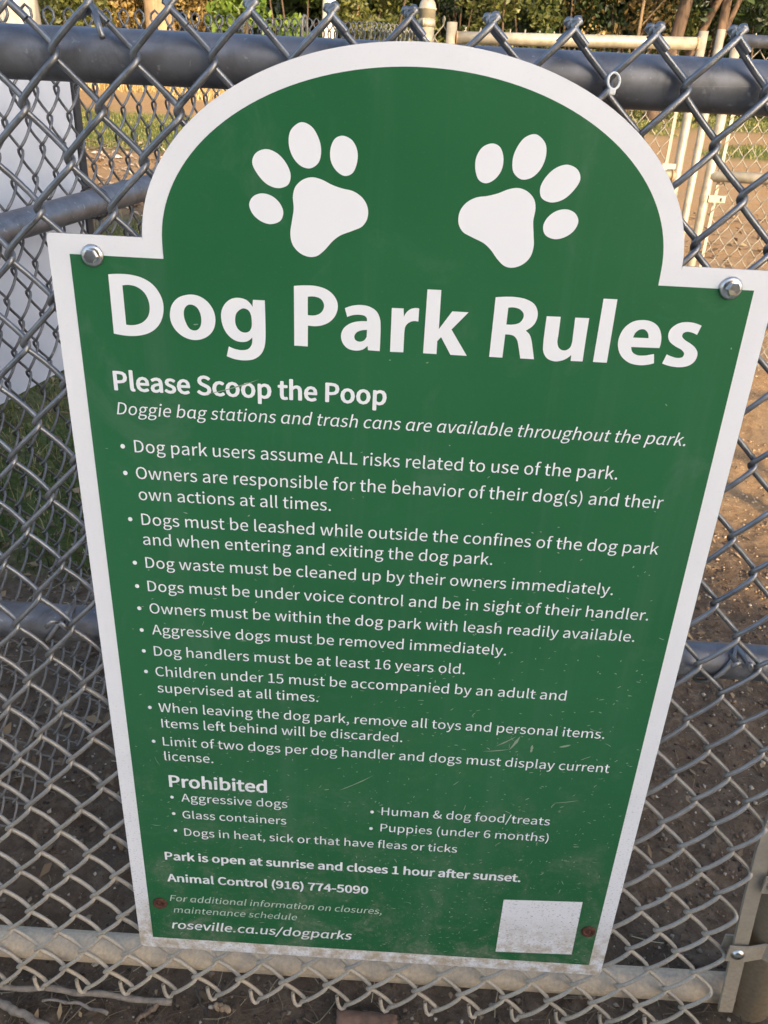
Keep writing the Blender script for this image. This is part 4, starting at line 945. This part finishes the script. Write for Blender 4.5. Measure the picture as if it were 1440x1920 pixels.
blades('grass', x, y, rng.uniform(.03, .07, len(x)), .006, M_FGRASS, .5, 2)
x, y = scatter(26000, (2.0, 9.0), (9.5, 19), 1, .45)
blades('grass', x, y, rng.uniform(.03, .08, len(x)), .008, M_FGRASS, .5, 2)
x, y = scatter(26000, (-14, 2.0), (14.5, 22), 2, .4)
blades('dry_grass', x, y, rng.uniform(.06, .30, len(x)), .010, M_STRAW, .5, 2)

# ------------------------------------------------------------------ trees and shrubs
def clump_leaves(centres, radii, N, size, asp=.5, shell=.55, squash=(1, 1, 1), flat=.0):
    """N leaf faces spread through a set of round clumps; returns V (N,4,3), tint (N)"""
    centres = np.asarray(centres, float); radii = np.asarray(radii, float)
    pk = rng.choice(len(centres), N, p=radii ** 2 / (radii ** 2).sum())
    d = rng.normal(size=(N, 3)); d /= np.linalg.norm(d, axis=1)[:, None]
    rr = radii[pk] * (shell + (1 - shell) * rng.random(N)) ** .7 * rng.uniform(.75, 1.12, N)
    c = centres[pk] + d * rr[:, None] * np.array(squash)
    R = rand_rot(N); s = size * rng.uniform(.5, 1.35, N)
    shp = np.array([[-1, 0, 0], [-.1, asp, .12], [1, 0, 0], [-.1, -asp, .12]], float)
    V = np.einsum('nij,kj->nki', R, shp) * s[:, None, None] + c[:, None]
    ctint = rng.random(len(centres)) * .45
    return V, np.clip(ctint[pk] + rng.random(N) * .55, 0, 1)
def foliage(name, V, tint, material, parent):
    N = len(V); F = np.array([[0, 1, 2], [0, 2, 3]])[None] + (np.arange(N) * 4)[:, None, None]
    return obj(name, V.reshape(-1, 3), F.reshape(-1, 3), material, parent, False, {'tint': np.repeat(tint, 4)})
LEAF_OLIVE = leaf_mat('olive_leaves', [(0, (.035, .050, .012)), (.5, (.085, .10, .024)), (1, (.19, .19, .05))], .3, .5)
LEAF_DARK = leaf_mat('dark_leaves', [(0, (.010, .020, .006)), (.5, (.026, .046, .012)), (1, (.065, .095, .024))], .25, .45)  # leaf tones lowered to carry the deep shade at the back right
LEAF_BRIGHT = leaf_mat('bright_vine_leaves', [(0, (.05, .10, .012)), (.5, (.13, .21, .03)), (1, (.26, .34, .07))], .4, .45)
LEAF_DRY = leaf_mat('dry_leaves', [(0, (.14, .09, .028)), (.5, (.32, .225, .075)), (1, (.50, .40, .17))], .25, .6)
def bark(name, col, sc=9):
    m, n, l, b = mat(name); p = position(n); st = scaled(n, l, p, (1, 1, .25))
    f = noise(n, l, sc, 8, .65, st, 1.2); f2 = noise(n, l, sc * .35, 4, .5, st)
    c = ramp(n, l, f, [(.32, tuple(x * .4 for x in col)), (.5, col), (.68, tuple(min(1, x * 1.35) for x in col))])
    l.new(mix(n, l, ramp(n, l, f2, [(.48, 0.0), (.6, .5)]), c, tuple(min(1, x * .62) for x in col)), b.inputs['Base Color'])
    b.inputs['Roughness'].default_value = .9; bump(n, l, b, f, .8, .02); return m
BARK_TAN = bark('tan_bark_trunk', (.34, .24, .14)); BARK_PALE = bark('pale_bark_trunk', (.58, .52, .42), 5); BARK_GREY = bark('grey_bark_trunk', (.36, .33, .28), 6); BARK_DARK = bark('dark_bark_trunk', (.085, .055, .036)); BARK_RED = bark('reddish_bark_trunk', (.12, .075, .046))  # dark and reddish barks are lowered to carry canopy shade in their colour
def place(u, v, ym):
    """point on the picture's ray at distance ym (metres beyond the fence)"""
    q = W(at_y(u, v, ym / S)); return q
def trunk_pts(x, y, h, lean, n=14, wob=.05, k=0.0):
    t = np.linspace(0, 1, n); z0 = float(ground_h(np.array([x]), np.array([y]))[0])
    return np.stack([x + lean[0] * t * h + wob * np.sin(t * 5 + k) * t, y + lean[1] * t * h + wob * np.cos(t * 4 + k) * t, z0 - .15 + (h + .15) * t], 1)
def tree(label, u, ym, r, h, lean, barkm, leafm, nleaf, lsize, crown_r, k=0, limbs=4, group='trees at the back of the park', fork=None, low=0):
    t_ = thing('tree', label, 'tree', group); x = place(u, 30, ym)[0]
    z0 = float(ground_h(np.array([x]), np.array([ym]))[0]); eye = W((0, 0, eye_z(ym / S)))[2] - z0
    x0 = x - lean[0] * eye
    P = trunk_pts(x0, ym, h * .75, lean, 16, .10 * r / .15, k)
    mb = MB(); mb.tube(P, r * (1.25 - .75 * np.linspace(0, 1, 16)) * (1 + .5 * np.exp(-np.linspace(0, 14, 16))), 14)
    tr = mb.build('trunk', barkm, t_, True); t_.location = (x0, ym, z0); tr.location = (-x0, -ym, -z0)
    cs = []; rs = []
    for i in range(limbs):
        a = 2.4 * i + k; st = P[int(6 + i * 8 / max(1, limbs))] if i or not fork else P[fork[0]]
        L = h * rng.uniform(.28, .42); dirn = np.array([math.cos(a) * .7, math.sin(a) * .7, .8])
        if fork and i == 0: dirn = np.array(fork[1], float)
        tt = np.linspace(0, 1, 8)[:, None]; Q = st + dirn * L * tt + np.array([0, 0, .15 * L]) * tt ** 2
        mb = MB(); mb.tube(Q, (r * (.72 if (fork and i == 0) else .5)) * (1 - .75 * tt[:, 0]), 9); lb = mb.build('limb', barkm, t_, True); lb.location = (-x0, -ym, -z0)
        for q in (Q[5], Q[7]): cs.append(q + rng.normal(0, .25, 3)); rs.append(crown_r * rng.uniform(.45, .75))
    for i in range(7):
        a = rng.uniform(0, 6.28); cs.append(P[-1] + np.array([math.cos(a) * crown_r * .7, math.sin(a) * crown_r * .7, rng.uniform(-.9, .7) * crown_r])); rs.append(crown_r * rng.uniform(.4, .7))
    V, ti = clump_leaves(cs, rs, nleaf, lsize); cr = foliage('crown', V, ti, leafm, t_); cr.location = (-x0, -ym, -z0)
    return t_
def shrub(label, u, ym, w, h, leafm, nleaf, lsize, k=0, group='shrubs at the back of the park', x=None, depth=.7, base=0.0, twig=BARK_DARK, clumps=26, nm='shrub'):
    t_ = thing(nm, label, 'shrub', group)
    if x is None: x = place(u, 30, ym)[0]
    z0 = float(ground_h(np.array([x]), np.array([ym]))[0]); t_.location = (x, ym, z0)
    cs = []; rs = []
    for i in range(clumps):
        a = rng.uniform(0, 6.28); q = math.sqrt(rng.random()); zz = base + (h - base) * rng.random() ** .8
        taper = math.sqrt(max(.12, 1 - (zz / h) ** 2 * .8))
        cs.append((x + math.cos(a) * q * w * .5 * taper, ym + math.sin(a) * q * w * .5 * depth * taper, z0 + zz)); rs.append(w * rng.uniform(.10, .21))
    V, ti = clump_leaves(cs, rs, nleaf, lsize, .5, .35); f = foliage('foliage', V, ti, leafm, t_); f.location = (-x, -ym, -z0)
    mb = MB()
    for i in range(7):
        c = np.array(cs[i * 3]); s0 = np.array([x + rng.normal(0, .06) * w, ym + rng.normal(0, .04) * w, z0 - .05]); tt = np.linspace(0, 1, 7)[:, None]
        Q = s0 + (c - s0) * tt + np.array([rng.normal(0, .08), 0, .1]) * np.sin(tt * 3.14); mb.tube(Q, .03 * (1 - .7 * tt[:, 0]), 6)
    st = mb.build('stems', twig, t_, True); st.location = (-x, -ym, -z0); return t_

D0 = 17.5
tree('thick pale grey trunk at the top left corner behind the left fence', 28, 13.0, .30, 7.0, (.02, .0), BARK_GREY, LEAF_OLIVE, 3000, .09, 2.2, 1)
tree('broad tan trunk with ivy beside the dry grass bank', 300, 17.8, .26, 7.0, (-.02, 0), BARK_TAN, LEAF_OLIVE, 3000, .09, 2.2, 2)
tree('tan trunk partly behind green vine leaves left of the white trunk', 462, 18.2, .125, 6.5, (-.01, .0), BARK_TAN, LEAF_BRIGHT, 3000, .09, 2.0, 3)
tree('bright white bark trunk standing in sun above the arch of the sign', 618, 16.2, .115, 7.5, (.012, 0), BARK_PALE, LEAF_OLIVE, 3000, .09, 2.0, 4)
tree('slender brown trunk in front of the olive shrub left of the domed post', 665, 17.6, .075, 5.5, (.01, 0), BARK_TAN, LEAF_OLIVE, 2400, .08, 1.6, 5)
tree('very thin straight sapling trunk above the far gate', 1202, 16.0, .03, 5.0, (.0, 0), BARK_TAN, LEAF_OLIVE, 1800, .07, 1.3, 6)
tree('dark leaning trunk with a fork right of the thin sapling', 1272, 15.2, .11, 6.5, (.13, .02), BARK_DARK, LEAF_DARK, 3200, .09, 2.0, 7, fork=(6, (.5, .1, .9)))
tree('tan trunk leaning far to the right behind the gate corner', 1312, 15.8, .065, 6.0, (.42, .0), BARK_RED, LEAF_DARK, 3000, .09, 1.9, 8)
tree('reddish double trunk rising behind the slim gate pole', 1358, 15.0, .075, 6.5, (.03, .0), BARK_RED, LEAF_DARK, 3200, .09, 2.0, 9, fork=(4, (.32, .0, 1.0)))
# shrubs, left to right
shrub('olive shrub between the thick grey trunk and the dry bank', 110, 17.0, 2.2, 3.0, LEAF_OLIVE, 5200, .060)
shrub('dry yellow brush on the bank at the left', 215, 18.4, 2.6, 1.9, LEAF_DRY, 4200, .055)
shrub('sparse dry brush left of the ivy trunk', 355, 19.0, 2.0, 2.0, LEAF_DRY, 2300, .055)
shrub('bright green vine leaves below the tan trunk', 440, 16.6, 1.1, 1.75, LEAF_BRIGHT, 900, .075)
shrub('bright green vine clump left of the white trunk', 535, 16.4, 1.5, 2.6, LEAF_BRIGHT, 1700, .085)
shrub('olive green shrub right of the white trunk', 650, 17.4, 2.4, 3.2, LEAF_OLIVE, 5600, .055)
shrub('dense olive shrub directly left of the domed post', 740, 17.0, 2.2, 3.2, LEAF_OLIVE, 5600, .055)
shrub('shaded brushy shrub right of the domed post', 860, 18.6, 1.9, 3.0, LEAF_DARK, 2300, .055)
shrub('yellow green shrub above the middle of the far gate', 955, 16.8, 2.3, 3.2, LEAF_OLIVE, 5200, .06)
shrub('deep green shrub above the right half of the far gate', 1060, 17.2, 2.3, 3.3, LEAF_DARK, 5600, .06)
shrub('tawny olive shrub around the thin sapling', 1190, 17.2, 2.4, 3.2, LEAF_DRY, 2600, .055)
shrub('olive shrub just left of the dark leaning trunk', 1245, 17.8, 2.0, 3.0, LEAF_OLIVE, 3600, .055)
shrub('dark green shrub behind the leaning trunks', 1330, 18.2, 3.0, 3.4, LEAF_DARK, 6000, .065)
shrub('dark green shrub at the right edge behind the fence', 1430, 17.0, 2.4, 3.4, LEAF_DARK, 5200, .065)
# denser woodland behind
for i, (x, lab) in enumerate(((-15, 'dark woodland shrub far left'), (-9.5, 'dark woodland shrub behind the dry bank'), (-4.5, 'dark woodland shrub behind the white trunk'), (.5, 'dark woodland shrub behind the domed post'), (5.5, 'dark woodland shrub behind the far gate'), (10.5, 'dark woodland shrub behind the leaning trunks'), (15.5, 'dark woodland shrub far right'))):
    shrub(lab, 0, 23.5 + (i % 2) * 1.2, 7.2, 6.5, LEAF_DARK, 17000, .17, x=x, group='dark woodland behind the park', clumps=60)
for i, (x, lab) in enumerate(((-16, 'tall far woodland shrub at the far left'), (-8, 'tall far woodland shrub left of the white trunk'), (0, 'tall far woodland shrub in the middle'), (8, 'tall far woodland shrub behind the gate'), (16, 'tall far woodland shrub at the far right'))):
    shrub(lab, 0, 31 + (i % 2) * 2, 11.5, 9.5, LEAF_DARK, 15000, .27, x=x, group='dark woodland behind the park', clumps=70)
for x, lab in ((-13, 'olive shrub beyond the left edge'), (12, 'olive shrub beyond the right edge')):
    shrub(lab, 0, 18.0, 4.5, 4.0, LEAF_OLIVE, 5000, .09, x=x)
rgt = np.array([SUN_DIR[1], -SUN_DIR[0]])
c = -SUN_DIR * 3.0 + rgt * 1.22 + np.array([-.3, 0])  # low shrub added out of view to shade the soil near the fence
shrub('low rounded shrub added unseen behind the camera on the right to shade the soil', 0, c[1], 1.0, 1.62, LEAF_DARK, 9000, .05, x=c[0], group='unseen shade casters behind the camera', clumps=70, depth=1.0, nm='shade_evergreen')
# tall evergreens added out of view behind the photographer to shade the near fence
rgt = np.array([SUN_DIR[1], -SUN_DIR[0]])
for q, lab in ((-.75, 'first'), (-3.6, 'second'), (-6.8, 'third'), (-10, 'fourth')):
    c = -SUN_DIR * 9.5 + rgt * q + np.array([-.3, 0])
    shrub('tall dense tree added unseen behind the camera for its shade, ' + lab + ' from the right', 0, c[1], 4.0, 7.5, LEAF_DARK, 30000, .19, x=c[0], group='unseen shade casters behind the camera', clumps=130, depth=1.0, nm='shade_evergreen')

# ------------------------------------------------------------------ move every Empty to the base of its thing
bpy.context.view_layer.update()
for o in list(SC.objects):
    if o.type == 'EMPTY' and o.parent is None and o.location.length < 1e-6:
        lo = np.full(3, 1e9); hi = -lo
        for c in o.children_recursive:
            if c.type == 'MESH':
                bb = np.array([c.matrix_world @ Vector(v) for v in c.bound_box]); lo = np.minimum(lo, bb.min(0)); hi = np.maximum(hi, bb.max(0))
        base = Vector(((lo[0] + hi[0]) / 2, (lo[1] + hi[1]) / 2, lo[2])); o.location = base
        for c in o.children: c.location = c.location - base
